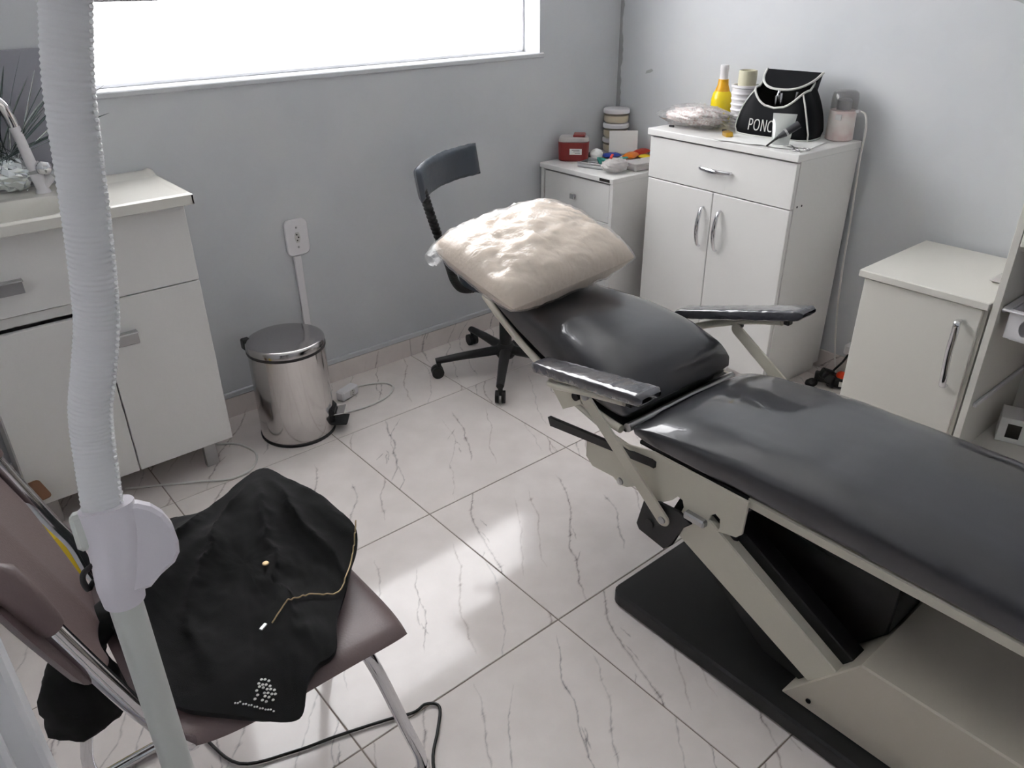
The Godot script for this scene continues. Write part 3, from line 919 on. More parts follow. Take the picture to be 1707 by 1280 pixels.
func jacket():
	var t := thing("jacket", "black zip jacket with a small white emblem heaped on the mauve chair seat", "jacket", Vector3(-0.76, 0.47, 0.52))
	var O := -t.position
	var out := [[-0.596, 0.60, 0.306], [-0.562, 0.59, 0.375], [-0.533, 0.57, 0.42], [-0.516, 0.545, 0.472], [-0.508, 0.52, 0.527], [-0.549, 0.505, 0.578], [-0.594, 0.50, 0.633], [-0.647, 0.495, 0.692], [-0.683, 0.49, 0.752], [-0.723, 0.488, 0.763], [-0.754, 0.488, 0.785], [-0.788, 0.468, 0.822], [-0.831, 0.474, 0.800], [-0.866, 0.488, 0.773], [-0.930, 0.494, 0.702], [-0.952, 0.497, 0.624], [-0.965, 0.50, 0.492], [-0.962, 0.505, 0.365], [-0.925, 0.52, 0.288], [-0.856, 0.545, 0.277], [-0.799, 0.55, 0.283], [-0.728, 0.57, 0.325], [-0.657, 0.60, 0.318]]
	var pts := []
	for q in out: pts.append(Vector3(q[0], q[1], q[2]))
	var n := pts.size()
	var edge := func(v: float) -> Vector3:
		var k: int = int(floorf(v * n)) % n
		var fr: float = v * n - floorf(v * n)
		var p0: Vector3 = pts[k]
		return p0.cubic_interpolate(pts[(k + 1) % n], pts[(k - 1 + n) % n], pts[(k + 2) % n], fr)
	var ctr := Vector3(-0.735, 0.545, 0.515)
	var height := func(u: float, v: float) -> Vector3:
		var e: Vector3 = edge.call(v)
		var p := ctr.lerp(e, u)
		var far := smoothstep(0.62, 0.34, p.z)
		p.y = lerpf(0.528 + 0.062 * far + 0.012 * smoothstep(-0.9, -0.7, p.x), e.y, pow(u, 2.4))
		# folds: ridges running towards the peak behind
		var q := Vector2(p.x + 0.60, p.z - 0.30)
		var ang := q.angle()
		var rad := q.length()
		var fold := sin(ang * 7.5 + rad * 5.0 + 1.8 * nz.get_noise_2d(p.x * 4.0, p.z * 4.0))
		fold = 1.0 - 2.0 * sqrt(absf(fold)) if fold > 0.0 else 1.0 - 1.2 * absf(fold)
		var amt := 0.019 * smoothstep(0.02, 0.14, rad) * (1.0 - 0.45 * smoothstep(0.30, 0.5, rad)) * (1.0 - pow(u, 6.0) * 0.6)
		p.y += fold * amt * 0.55 + 0.010 * nz.get_noise_2d(p.x * 6.0, p.z * 6.0) * (1.0 - u * 0.6)
		p.y += 0.0015 * nz.get_noise_2d(p.x * 24.0, p.z * 20.0)
		if p.z < 0.778: p.y = maxf(p.y, 0.487)
		return p
	var st := S()
	surf(st, 40, 150, height, true, 0)
	# hem: rolls under and down to the seat
	surf(st, 4, 150, func(u: float, v: float):
		var e: Vector3 = height.call(1.0, v)
		var dir := (ctr - e); dir.y = 0.0
		return e + dir.normalized() * 0.012 * u * u + Vector3(0, (0.464 - e.y) * u, 0), true, 1)
	obj("body", fin(st), "black_cloth", t, O)
	# zip teeth along the open front
	var zp := []
	for q in [[-0.500, 0.512], [-0.535, 0.560], [-0.585, 0.617], [-0.62, 0.642], [-0.668, 0.630], [-0.715, 0.640], [-0.752, 0.660]]:
		var best := 0.5
		var p := Vector3(q[0], 0.0, q[1])
		zp.append(p)
	zp = smooth_path(zp, 8)
	var on := func(p: Vector3) -> Vector3:       # drop a point on the cloth
		var best := Vector3.ZERO
		var bd := 1e9
		for i in 25:
			for j in 100:
				var h: Vector3 = height.call(i / 24.0, j / 100.0)
				var d := Vector2(h.x - p.x, h.z - p.z).length_squared()
				if d < bd: bd = d; best = h
		return Vector3(p.x, best.y, p.z)
	var zq := []
	for k in zp.size(): zq.append(on.call(zp[k]) + Vector3(0, 0.004, 0))
	var zt := S()
	tube(zt, smooth_path(zq, 4), 0.0015, 6, 1.0)
	obj("zip", fin(zt), "zip_gold", t, O)
	var s1: Vector3 = on.call(Vector3(-0.705, 0, 0.540))
	var stud := obj("stud", lathem([Vector2(0.0065, 0), Vector2(0.0055, 0.0016), Vector2(0, 0.0022)], 14, T(s1 + Vector3(0, 0.003, 0))), "zip_gold", t, O)
	stud.set_meta("label", "round gold stud")
	var s2: Vector3 = on.call(Vector3(-0.768, 0, 0.660))
	obj("zip_pull", boxm(Vector3.ZERO, Vector3(0.016, 0.003, 0.007), 0.001, T(s2 + Vector3(0, 0.006, 0), Vector3(0, 30, 0))), "silver_pouch", t, O)
	# embroidered emblem near the hem: a small tower of scales over a dotted base line
	var em := S()
	var ec := Vector3(-0.828, 0, 0.766)
	var ex := Vector3(0.76, 0, 0.65)
	var ey := Vector3(0.65, 0, -0.76)
	for r in 6:
		for c in 6:
			var w := 6 - absi(r - 2)
			if c >= w: continue
			if r < 3 and c == 1: continue
			var p: Vector3 = ec + ex * ((c - 1.0) * 0.0058 + (0.0029 if r % 2 else 0.0)) + ey * (r * 0.0062 - 0.004)
			p = on.call(p)
			lathe(em, [Vector2(0.0026, 0), Vector2(0.0022, 0.001), Vector2(0, 0.0013)], 7, T(p + Vector3(0, 0.0035, 0)))
	for c in 15:
		var p2: Vector3 = on.call(ec + ex * (c * 0.0042 - 0.034) + ey * -0.014)
		lathe(em, [Vector2(0.0019, 0), Vector2(0.0015, 0.001), Vector2(0, 0.0012)], 6, T(p2 + Vector3(0, 0.003, 0)))
	var emb := obj("emblem", fin(em), "white_thread", t, O)
	emb.set_meta("label", "white embroidered emblem")
	var tg := obj("hanging_tag", boxm(Vector3(-0.806, 0.545, 0.255), Vector3(0.022, 0.004, 0.016), 0.001, T()), "black_plastic", t, O)
	tg.set_meta("label", "small black plastic tag")
	# sleeve that hangs down behind the seat
	var sl := S()
	var path := smooth_path([Vector3(-0.90, 0.502, 0.42), Vector3(-0.965, 0.508, 0.43), Vector3(-1.012, 0.475, 0.435), Vector3(-1.035, 0.42, 0.44), Vector3(-1.04, 0.35, 0.44), Vector3(-1.04, 0.315, 0.44)], 6)
	var rr := []
	for k in path.size():
		var u := float(k) / (path.size() - 1)
		rr.append(lerpf(0.030, 0.070, smoothstep(0.3, 0.75, u)) * (1.0 - 0.35 * smoothstep(0.86, 1.0, u)))
	tube(sl, path, rr, 26, 1.0)
	var sm := sl.commit()
	obj("sleeve", crumple(fin(sl), 0.012, 16.0), "black_cloth", t, O)

func crumple(st: SurfaceTool, amt: float, fr: float) -> ArrayMesh:
	var md := MeshDataTool.new()
	st.index()
	var m := st.commit()
	md.create_from_surface(m, 0)
	for i in md.get_vertex_count():
		var p := md.get_vertex(i)
		p += amt * Vector3(nz.get_noise_3d(p.x * fr, p.y * fr, p.z * fr), nz.get_noise_3d(p.y * fr + 9.0, p.z * fr, p.x * fr) * 0.6, nz.get_noise_3d(p.z * fr + 5.0, p.x * fr, p.y * fr))
		md.set_vertex(i, p)
	var o := ArrayMesh.new()
	md.commit_to_surface(o)
	var s2 := SurfaceTool.new()
	s2.create_from(o, 0)
	s2.generate_normals()
	return s2.commit()

# ------------------------------------------------------------------ lamp stand near the viewer
func lamp_stand():
	var t := thing("magnifier_lamp_stand", "white floor stand of a magnifier lamp with ribbed arm sleeve", "lamp stand", Vector3(-0.988, 0, 0.963))
	var O := -t.position
	obj("pole", tubem([Vector3(-0.992, 0.06, 0.965), Vector3(-0.986, 0.97, 0.959)], 0.0168, 24), "lamp_pole", t, O)
	# star base on the floor
	var hub := obj("base", lathem([Vector2(0.0, 0.03), Vector2(0.035, 0.03), Vector2(0.045, 0.06), Vector2(0.03, 0.09), Vector2(0.02, 0.11), Vector2(0, 0.11)], 20, T(Vector3(-0.992, 0, 0.965))), "lamp_housing", t, O)
	for k in 5:
		var a := TAU * k / 5.0 + 1.4
		var d := Vector3(cos(a), 0, sin(a))
		var c := Vector3(-0.992, 0, 0.965)
		obj("foot", tubem([c + d * 0.03 + Vector3(0, 0.06, 0), c + d * 0.22 + Vector3(0, 0.048, 0)], [0.018, 0.012], 10, 0.8), "lamp_housing", hub)
		obj("castor", tubem([c + d * 0.215 + Vector3(0, 0.02, 0) - d.cross(Vector3.UP) * 0.011, c + d * 0.215 + Vector3(0, 0.02, 0) + d.cross(Vector3.UP) * 0.011], 0.02, 14), "black_plastic", hub)
	# joint housing: socket, round cheek and side clamp
	var jh := S()
	tube(jh, [Vector3(-0.9862, 0.945, 0.9600), Vector3(-0.9855, 0.965, 0.9590), Vector3(-0.981, 0.985, 0.953), Vector3(-0.975, 1.02, 0.943), Vector3(-0.9735, 1.048, 0.936)], [0.0205, 0.0225, 0.0245, 0.0265, 0.0265], 26)
	obj("joint_socket", fin(jh), "lamp_housing", t, O)
	var view := (Vector3(-1.063, 1.3, 1.694) - Vector3(-0.95, 1.02, 0.96)).normalized()
	var bx := Basis.looking_at(-view, Vector3.UP)
	obj("joint_cheek", extm(PV(cheek()), 0.030, Transform3D(bx, Vector3(-0.9675, 1.001, 0.952)), 0.004), "lamp_housing", t, O)
	obj("clamp", boxm(Vector3.ZERO, Vector3(0.020, 0.038, 0.026), 0.004, Transform3D(bx, Vector3(-0.9985, 1.028, 0.934))), "lamp_pole", t, O)
	obj("clamp_screw", tubem([Vector3(-0.994, 0.998, 0.945), Vector3(-0.992, 0.996, 0.957)], 0.004, 10), "satin_metal", t, O)
	# arm with pleated sleeve
	var path := smooth_path([Vector3(-0.977, 1.042, 0.935), Vector3(-0.965, 1.107, 0.915), Vector3(-0.958, 1.147, 0.915), Vector3(-0.947, 1.185, 0.920), Vector3(-0.933, 1.232, 0.921), Vector3(-0.927, 1.268, 0.924), Vector3(-0.921, 1.313, 0.927), Vector3(-0.914, 1.372, 0.929), Vector3(-0.908, 1.427, 0.932), Vector3(-0.902, 1.464, 0.934), Vector3(-0.892, 1.508, 0.934), Vector3(-0.882, 1.56, 0.935)], 40)
	var dense := []
	var rr := []
	var acc := 0.0
	for k in path.size():
		if k > 0: acc += path[k].distance_to(path[k - 1])
		dense.append(path[k])
		rr.append(0.0197 + 0.00055 * sin(acc / 0.0050 * TAU))
	var sl := S()
	tube(sl, dense, rr, 30, 1.0)
	obj("arm_sleeve", fin(sl), "lamp_sleeve", t, O)
	# beaded seam on both sides of the sleeve
	var right := Vector3(0.766, 0, -0.640)
	right = Basis.from_euler(Vector3(0, deg_to_rad(-39.8), 0)) * Vector3.RIGHT
	for sx in [-1.0, 1.0]:
		var bd := S()
		acc = 0.0
		var next := 0.004
		for k in range(1, path.size()):
			acc += path[k].distance_to(path[k - 1])
			if sx < 0.0 and (acc < 0.02 or acc > 0.20): continue
			if acc >= next:
				next = acc + 0.0058
				var c: Vector3 = path[k] + right * sx * 0.0203 + Vector3(-0.001, 0.0005, 0.005)
				lathe(bd, [Vector2(0, -0.0021), Vector2(0.0016, -0.0014), Vector2(0.0021, 0), Vector2(0.0016, 0.0014), Vector2(0, 0.0021)], 8, T(c))
		obj("beaded_seam", fin(bd), "bead", t, O)
	# underside of the lamp head, just at the top edge of the view
	var hd := S()
	lathe(hd, [Vector2(0.0, 0.0), Vector2(0.055, 0.0), Vector2(0.068, 0.008), Vector2(0.072, 0.022), Vector2(0.06, 0.036), Vector2(0, 0.04)], 36, T(Vector3(-0.835, 1.5055, 0.868), Vector3(0, 0, 0)))
	obj("lamp_head", fin(hd), "lamp_sleeve", t, O)
	obj("head_link", tubem([Vector3(-0.882, 1.55, 0.935), Vector3(-0.85, 1.555, 0.88)], 0.012, 12), "lamp_housing", t, O)
	# cord from the joint down the pole
	obj("cord", tubem(smooth_path([Vector3(-0.998, 1.0, 0.955), Vector3(-1.013, 0.985, 0.945), Vector3(-1.013, 0.96, 0.938), Vector3(-0.998, 0.93, 0.934), Vector3(-0.99, 0.60, 0.940), Vector3(-1.0, 0.12, 0.94)], 6), 0.003, 8), "cord_black", t, O)

func cheek() -> Array:
	var o := [[-0.02, 0.044], [0.008, 0.046], [0.020, 0.043], [0.031, 0.036], [0.040, 0.025], [0.046, 0.010], [0.047, -0.008], [0.045, -0.020], [0.038, -0.029], [0.022, -0.037], [0.010, -0.046], [-0.02, -0.046]]
	return o

# ------------------------------------------------------------------ sink cabinet on the left
func tab_handle(parent: Node3D, at: Vector3, w: float):
	var st := S()
	box(st, at + Vector3(0, 0.012, 0.012), Vector3(w, 0.004, 0.026), 0.001)
	box(st, at + Vector3(0, -0.004, 0.024), Vector3(w * 0.92, 0.034, 0.004), 0.001, Transform3D.IDENTITY)
	var o := obj("handle", fin(st), "satin_metal", parent)
	o.set_meta("label", "flat metal tab handle")

func sink_cabinet():
	var t := thing("sink_cabinet", "white sink base cabinet with drawer, two doors and metal legs by the window wall", "cabinet", Vector3(-0.655, 0, -0.845))
	var O := -t.position
	var x0 := -0.968; var x1 := -0.343; var zf := -0.692; var zb := -1.008
	var b := S()
	box(b, Vector3(x1 - 0.008, 0.525, (zf - 0.018 + zb) / 2), Vector3(0.016, 0.84, zf - 0.018 - zb), 0.001)
	box(b, Vector3(x0 + 0.008, 0.525, (zf - 0.018 + zb) / 2), Vector3(0.016, 0.84, zf - 0.018 - zb), 0.001)
	box(b, Vector3((x0 + x1) / 2, 0.113, (zf - 0.018 + zb) / 2), Vector3(x1 - x0, 0.016, zf - 0.018 - zb), 0.001)
	box(b, Vector3((x0 + x1) / 2, 0.525, zb + 0.004), Vector3(x1 - x0, 0.84, 0.008), 0.001)
	box(b, Vector3((x0 + x1) / 2, 0.68, zf - 0.03), Vector3(x1 - x0 - 0.03, 0.03, 0.02), 0.001)
	obj("body", fin(b), "white_laminate", t, O)
	var xm := -0.654
	var dr := obj("drawer_front", boxm(Vector3((x0 + xm) / 2, 0.819, zf - 0.009), Vector3(xm - x0 - 0.004, 0.235, 0.018), 0.002), "white_laminate", t, O)
	tab_handle(dr, Vector3(-0.852, 0.79, zf), 0.085)
	obj("fixed_panel", boxm(Vector3((x1 + xm) / 2, 0.812, zf - 0.009), Vector3(x1 - xm - 0.004, 0.249, 0.018), 0.002), "white_laminate", t, O)
	var d1 := obj("door", boxm(Vector3((x0 + xm) / 2, 0.380, zf - 0.009), Vector3(xm - x0 - 0.004, 0.552, 0.018), 0.002), "white_laminate", t, O)
	tab_handle(d1, Vector3(-0.712, 0.578, zf), 0.05)
	var d2 := obj("door", boxm(Vector3((x1 + xm) / 2, 0.394, zf - 0.009), Vector3(x1 - xm - 0.004, 0.580, 0.018), 0.002), "white_laminate", t, O)
	tab_handle(d2, Vector3(-0.598, 0.565, zf), 0.075)
	for x in [x0 + 0.05, x1 - 0.075]:
		for z in [zf - 0.05, zb + 0.05]:
			obj("leg", boxm(Vector3(x, 0.0525, z), Vector3(0.042, 0.105, 0.024), 0.002), "satin_metal", t, O)
	# worktop with a shallow basin and raised back
	var w := thing("washbasin", "cream moulded washbasin top with raised edges on the white sink cabinet", "washbasin", Vector3(-0.655, 0.945, -0.83))
	var st := S()
	var X0 := -0.985; var X1 := -0.328; var Z0 := ZB + 0.002; var Z1 := -0.640
	surf(st, 60, 36, func(u: float, v: float):
		var x := lerpf(X0, X1, u); var z := lerpf(Z0, Z1, v)
		var e := minf(minf(x - X0, X1 - x), Z1 - z)
		var y := 0.966 - 0.007 * smoothstep(0.006, 0.028, e) + 0.012 * smoothstep(Z0 + 0.06, Z0 + 0.012, z)
		y -= 0.006 * smoothstep(0.004, 0.0, e)
		var q := Vector2((x + 0.78) / 0.19, (z + 0.80) / 0.115)
		y -= 0.10 * smoothstep(1.0, 0.72, pow(pow(absf(q.x), 3.0) + pow(absf(q.y), 3.0), 1.0 / 3.0))
		return Vector3(x, y, z), true, 0)
	obj("surface", fin(st), "sink_top", w, -w.position)
	var ed := S()
	box(ed, Vector3((X0 + X1) / 2, 0.946, Z1 - 0.004), Vector3(X1 - X0, 0.030, 0.008), 0.002)
	for x in [X0 + 0.004, X1 - 0.004]:
		box(ed, Vector3(x, 0.946, (Z0 + Z1) / 2), Vector3(0.008, 0.030, Z1 - Z0), 0.002)
	obj("edge", fin(ed), "sink_top", w, -w.position)

func sink_items():
	# grey splash panel on the wall behind the tap
	tag(obj("splash_panel", boxm(Vector3(-0.73, 1.165, ZB + 0.006), Vector3(0.39, 0.365, 0.010), 0.002), "splash_grey"), "grey splash panel on the wall behind the white tap", "panel")
	# tap
	var t := thing("tap", "white plastic sink tap with chrome collars on the cream sink top", "tap", Vector3(-0.655, 0.960, -0.968))
	var O := -t.position
	var base := Vector3(-0.655, 0.960, -0.968)
	obj("body", tubem([base, base + Vector3(0, 0.012, 0), base + Vector3(-0.002, 0.03, 0.0), base + Vector3(-0.006, 0.058, 0.0)], [0.022, 0.017, 0.017, 0.019], 18), "white_plastic", t, O)
	obj("branch", tubem([base + Vector3(0.004, 0.018, 0.0), base + Vector3(0.035, 0.048, 0.004)], 0.014, 14), "white_plastic", t, O)
	obj("collar", tubem([base + Vector3(0.034, 0.046, 0.004), base + Vector3(0.058, 0.066, 0.006)], 0.0165, 16), "satin_metal", t, O)
	obj("valve_knob", lathem([Vector2(0.0, 0.0), Vector2(0.018, 0.0), Vector2(0.024, 0.012), Vector2(0.024, 0.024), Vector2(0.016, 0.036), Vector2(0, 0.038)], 10, T(base + Vector3(0.012, 0.055, 0.012), Vector3(0, 0, -14)), 0.06), "chrome", t, O)
	obj("collar", tubem([base + Vector3(-0.006, 0.056, 0), base + Vector3(-0.008, 0.068, 0)], 0.0175, 16), "satin_metal", t, O)
	obj("spout", tubem(smooth_path([base + Vector3(-0.008, 0.066, 0), base + Vector3(-0.018, 0.135, 0.006), base + Vector3(-0.028, 0.20, 0.012), base + Vector3(-0.036, 0.24, 0.018)], 5), [0.0150, 0.0150, 0.0150, 0.0148, 0.0148, 0.0145, 0.0145, 0.0143, 0.0142, 0.0142, 0.014, 0.014, 0.014, 0.014, 0.014, 0.014], 16), "white_plastic", t, O)
	obj("spout_end", tubem(smooth_path([base + Vector3(-0.027, 0.195, 0.012), base + Vector3(-0.036, 0.235, 0.018), base + Vector3(-0.052, 0.265, 0.03), base + Vector3(-0.085, 0.272, 0.05)], 5), 0.0165, 16), "chrome", t, O)
	# tinsel spray with foil base
	var p := thing("tinsel_plant", "silver foil spray with thin dark leaves and crinkled foil base behind the tap", "decoration", Vector3(-0.715, 0.972, -0.985))
	var st := S()
	surf(st, 14, 24, func(u: float, v: float):
		var a := TAU * v
		var r := 0.062 * sin(PI * clampf(u * 0.86 + 0.12, 0.0, 1.0)) * (1.0 + 0.35 * nz.get_noise_2d(v * 14.0, u * 8.0))
		return Vector3(cos(a) * r, 0.001 + u * 0.10 + 0.012 * nz.get_noise_2d(v * 20.0, u * 20.0), sin(a) * r * 0.42), false, -1)
	obj("foil_base", fin(st), "foil", p)
	rng.seed = 77
	for k in 34:
		var a := rng.randf_range(-1.15, 1.15)
		var l := rng.randf_range(0.14, 0.33)
		var d := Vector3(sin(a), cos(a), rng.randf_range(-0.02, 0.22)).normalized()
		var s := Vector3(rng.randf_range(-0.03, 0.03), 0.09, rng.randf_range(-0.004, 0.02))
		var bend := Vector3(signf(a) * 0.04, -0.03, 0.02) * rng.randf()
		var pa := smooth_path([s, s + d * l * 0.5 + bend * 0.3, s + d * l + bend], 4)
		for i in pa.size(): pa[i].z = maxf(pa[i].z, -0.012)
		obj("leaf", tubem(pa, [0.0010, 0.0018, 0.0026, 0.0032, 0.0034, 0.0032, 0.0026, 0.0018, 0.0005], 6, 0.25, Vector3(rng.randf(), rng.randf(), 0.3)), "foil_dark" if k % 3 else "foil", p)

# ------------------------------------------------------------------ cabinets along the right wall
func bow_handle(parent: Node3D, a: Vector3, b: Vector3, out: Vector3, m := "chrome"):
	var mid := (a + b) / 2
	var st := S()
	var path := smooth_path([a, a + out * 0.55 + (b - a) * 0.05, a.lerp(b, 0.28) + out * 0.95, mid + out * 1.08, a.lerp(b, 0.72) + out * 0.95, b + out * 0.55 - (b - a) * 0.05, b], 5)
	var rr := []
	for k in path.size():
		var u := float(k) / (path.size() - 1)
		rr.append(0.0052 + 0.0045 * sin(PI * u))
	tube(st, path, rr, 10, 0.75, out)
	var o := obj("handle", fin(st), m, parent)
	o.set_meta("label", "curved chrome handle")

func tall_cabinet():
	# local: x out from the front face towards the wall is +x, z along the front; origin at the front right lower corner
	var t := thing("tall_cabinet", "tall white cabinet with one drawer over two doors, black bag on top", "cabinet", Vector3(1.457, 0, 0.242), deg_to_rad(-2.4))
	var W := 0.70; var D := 0.385; var H := 0.932
	var b := S()
	box(b, Vector3(D / 2 + 0.009, H / 2 + 0.02, -0.008), Vector3(D - 0.018, H - 0.04, 0.016), 0.001)
	box(b, Vector3(D / 2 + 0.009, H / 2 + 0.02, -W + 0.008), Vector3(D - 0.018, H - 0.04, 0.016), 0.001)
	box(b, Vector3(D / 2 + 0.009, 0.07, -W / 2), Vector3(D - 0.018, 0.016, W - 0.034), 0.001)
	box(b, Vector3(D - 0.004, H / 2 + 0.02, -W / 2), Vector3(0.008, H - 0.06, W - 0.034), 0.001)
	box(b, Vector3(0.035, 0.735, -W / 2), Vector3(0.03, 0.04, W - 0.034), 0.001)
	obj("body", fin(b), "white_laminate", t)
	obj("top", boxm(Vector3(D / 2 - 0.006, H + 0.013, -W / 2), Vector3(D + 0.012, 0.026, W + 0.012), 0.002), "white_laminate", t)
	obj("plinth", boxm(Vector3(D / 2 + 0.02, 0.03, -W / 2), Vector3(D - 0.05, 0.06, W - 0.03), 0.001), "white_laminate", t)
	var dr := obj("drawer_front", boxm(Vector3(0.009, 0.843, -W / 2 - 0.0), Vector3(0.018, 0.163, W - 0.006), 0.002), "white_laminate", t)
	bow_handle(dr, Vector3(0.0, 0.845, -W / 2 - 0.075), Vector3(0.0, 0.845, -W / 2 + 0.075), Vector3(-0.026, 0, 0))
	for k in 2:
		var zc := -W + 0.003 + (W - 0.006) * (0.25 + 0.5 * k)
		var d := obj("door", boxm(Vector3(0.009, 0.409, zc), Vector3(0.018, 0.697, (W - 0.006) / 2 - 0.003), 0.002), "white_laminate", t)
		var hz := -W / 2 + (-0.040 if k == 0 else 0.045)
		bow_handle(d, Vector3(0, 0.535, hz), Vector3(0, 0.695, hz), Vector3(-0.028, 0, 0))
	for k in 2:
		obj("screw_hole", lathem([Vector2(0.0, 0.0), Vector2(0.004, 0.0), Vector2(0.004, 0.0008), Vector2(0, 0.0008)], 10, T(Vector3(0.035 + 0.028 * k, 0.768, 0.0), Vector3(90, 0, 0))), "gap_dark", t)

func low_cabinet():
	var t := thing("drawer_unit", "low white two drawer unit in the corner beside the window wall", "cabinet", Vector3(1.372, 0, -0.545))
	var W := 0.455; var D := 0.50; var H := 0.728
	var b := S()
	for z in [-0.009, -W + 0.009]:
		box(b, Vector3(D / 2, H / 2 + 0.01, z), Vector3(D, H - 0.02, 0.018), 0.001)
	box(b, Vector3(D / 2 + 0.01, 0.06, -W / 2), Vector3(D - 0.02, 0.018, W - 0.038), 0.001)
	box(b, Vector3(D - 0.004, H / 2, -W / 2), Vector3(0.008, H - 0.04, W - 0.038), 0.001)
	obj("body", fin(b), "white_laminate", t)
	obj("top", boxm(Vector3(D / 2 - 0.003, H + 0.011, -W / 2), Vector3(D + 0.006, 0.022, W + 0.008), 0.002), "white_laminate", t)
	obj("corner_mark", boxm(Vector3(-0.0065, H + 0.011, -0.045), Vector3(0.001, 0.012, 0.06), 0.0), "gap_dark", t)
	var ys := [0.637, 0.452, 0.266, 0.12]
	var hs := [0.165, 0.198, 0.165, 0.118]
	for k in 3:
		var d := obj("drawer_front", boxm(Vector3(0.012, ys[k], -W / 2), Vector3(0.016, hs[k], W - 0.044), 0.002), "white_laminate", t)
		obj("knob", knobm(Vector3(0.004, ys[k], -W / 2 - 0.005)), "satin_metal", d)

func knobm(at: Vector3) -> SurfaceTool:
	var st := S()
	box(st, at + Vector3(-0.008, 0, 0), Vector3(0.016, 0.010, 0.010), 0.001)
	box(st, at + Vector3(-0.019, 0, 0), Vector3(0.008, 0.024, 0.026), 0.002)
	return fin(st)

func small_cabinet():
	var t := thing("bedside_cabinet", "small white one door cabinet with a wavy chrome handle against the right wall", "cabinet", Vector3(1.40, 0, 0.965))
	var W := 0.385; var D := 0.455; var H := 0.62
	var b := S()
	for z in [-0.008, -W + 0.008]:
		box(b, Vector3(D / 2 + 0.008, H / 2 + 0.01, z), Vector3(D - 0.018, H - 0.02, 0.016), 0.001)
	box(b, Vector3(D / 2 + 0.008, 0.06, -W / 2), Vector3(D - 0.018, 0.016, W - 0.034), 0.001)
	box(b, Vector3(D - 0.005, H / 2, -W / 2), Vector3(0.008, H - 0.04, W - 0.034), 0.001)
	obj("body", fin(b), "warm_laminate", t)
	obj("top", boxm(Vector3(D / 2 - 0.006, H + 0.0125, -W / 2 - 0.003), Vector3(D + 0.02, 0.025, W + 0.022), 0.003), "warm_laminate", t)
	var d := obj("door", boxm(Vector3(0.008, 0.322, -W / 2 - 0.004), Vector3(0.016, 0.585, W - 0.012), 0.002), "warm_laminate", t)
	var st := S()
	var path := smooth_path([Vector3(0.0, 0.565, -0.064), Vector3(-0.022, 0.563, -0.063), Vector3(-0.026, 0.53, -0.061), Vector3(-0.026, 0.475, -0.062), Vector3(-0.026, 0.425, -0.060), Vector3(-0.026, 0.378, -0.056), Vector3(-0.022, 0.345, -0.055), Vector3(0.0, 0.343, -0.055)], 6)
	tube(st, path, 0.0105, 8, 0.45, Vector3.UP)
	var h := obj("handle", fin(st), "chrome", d)
	h.set_meta("label", "wavy chrome handle")

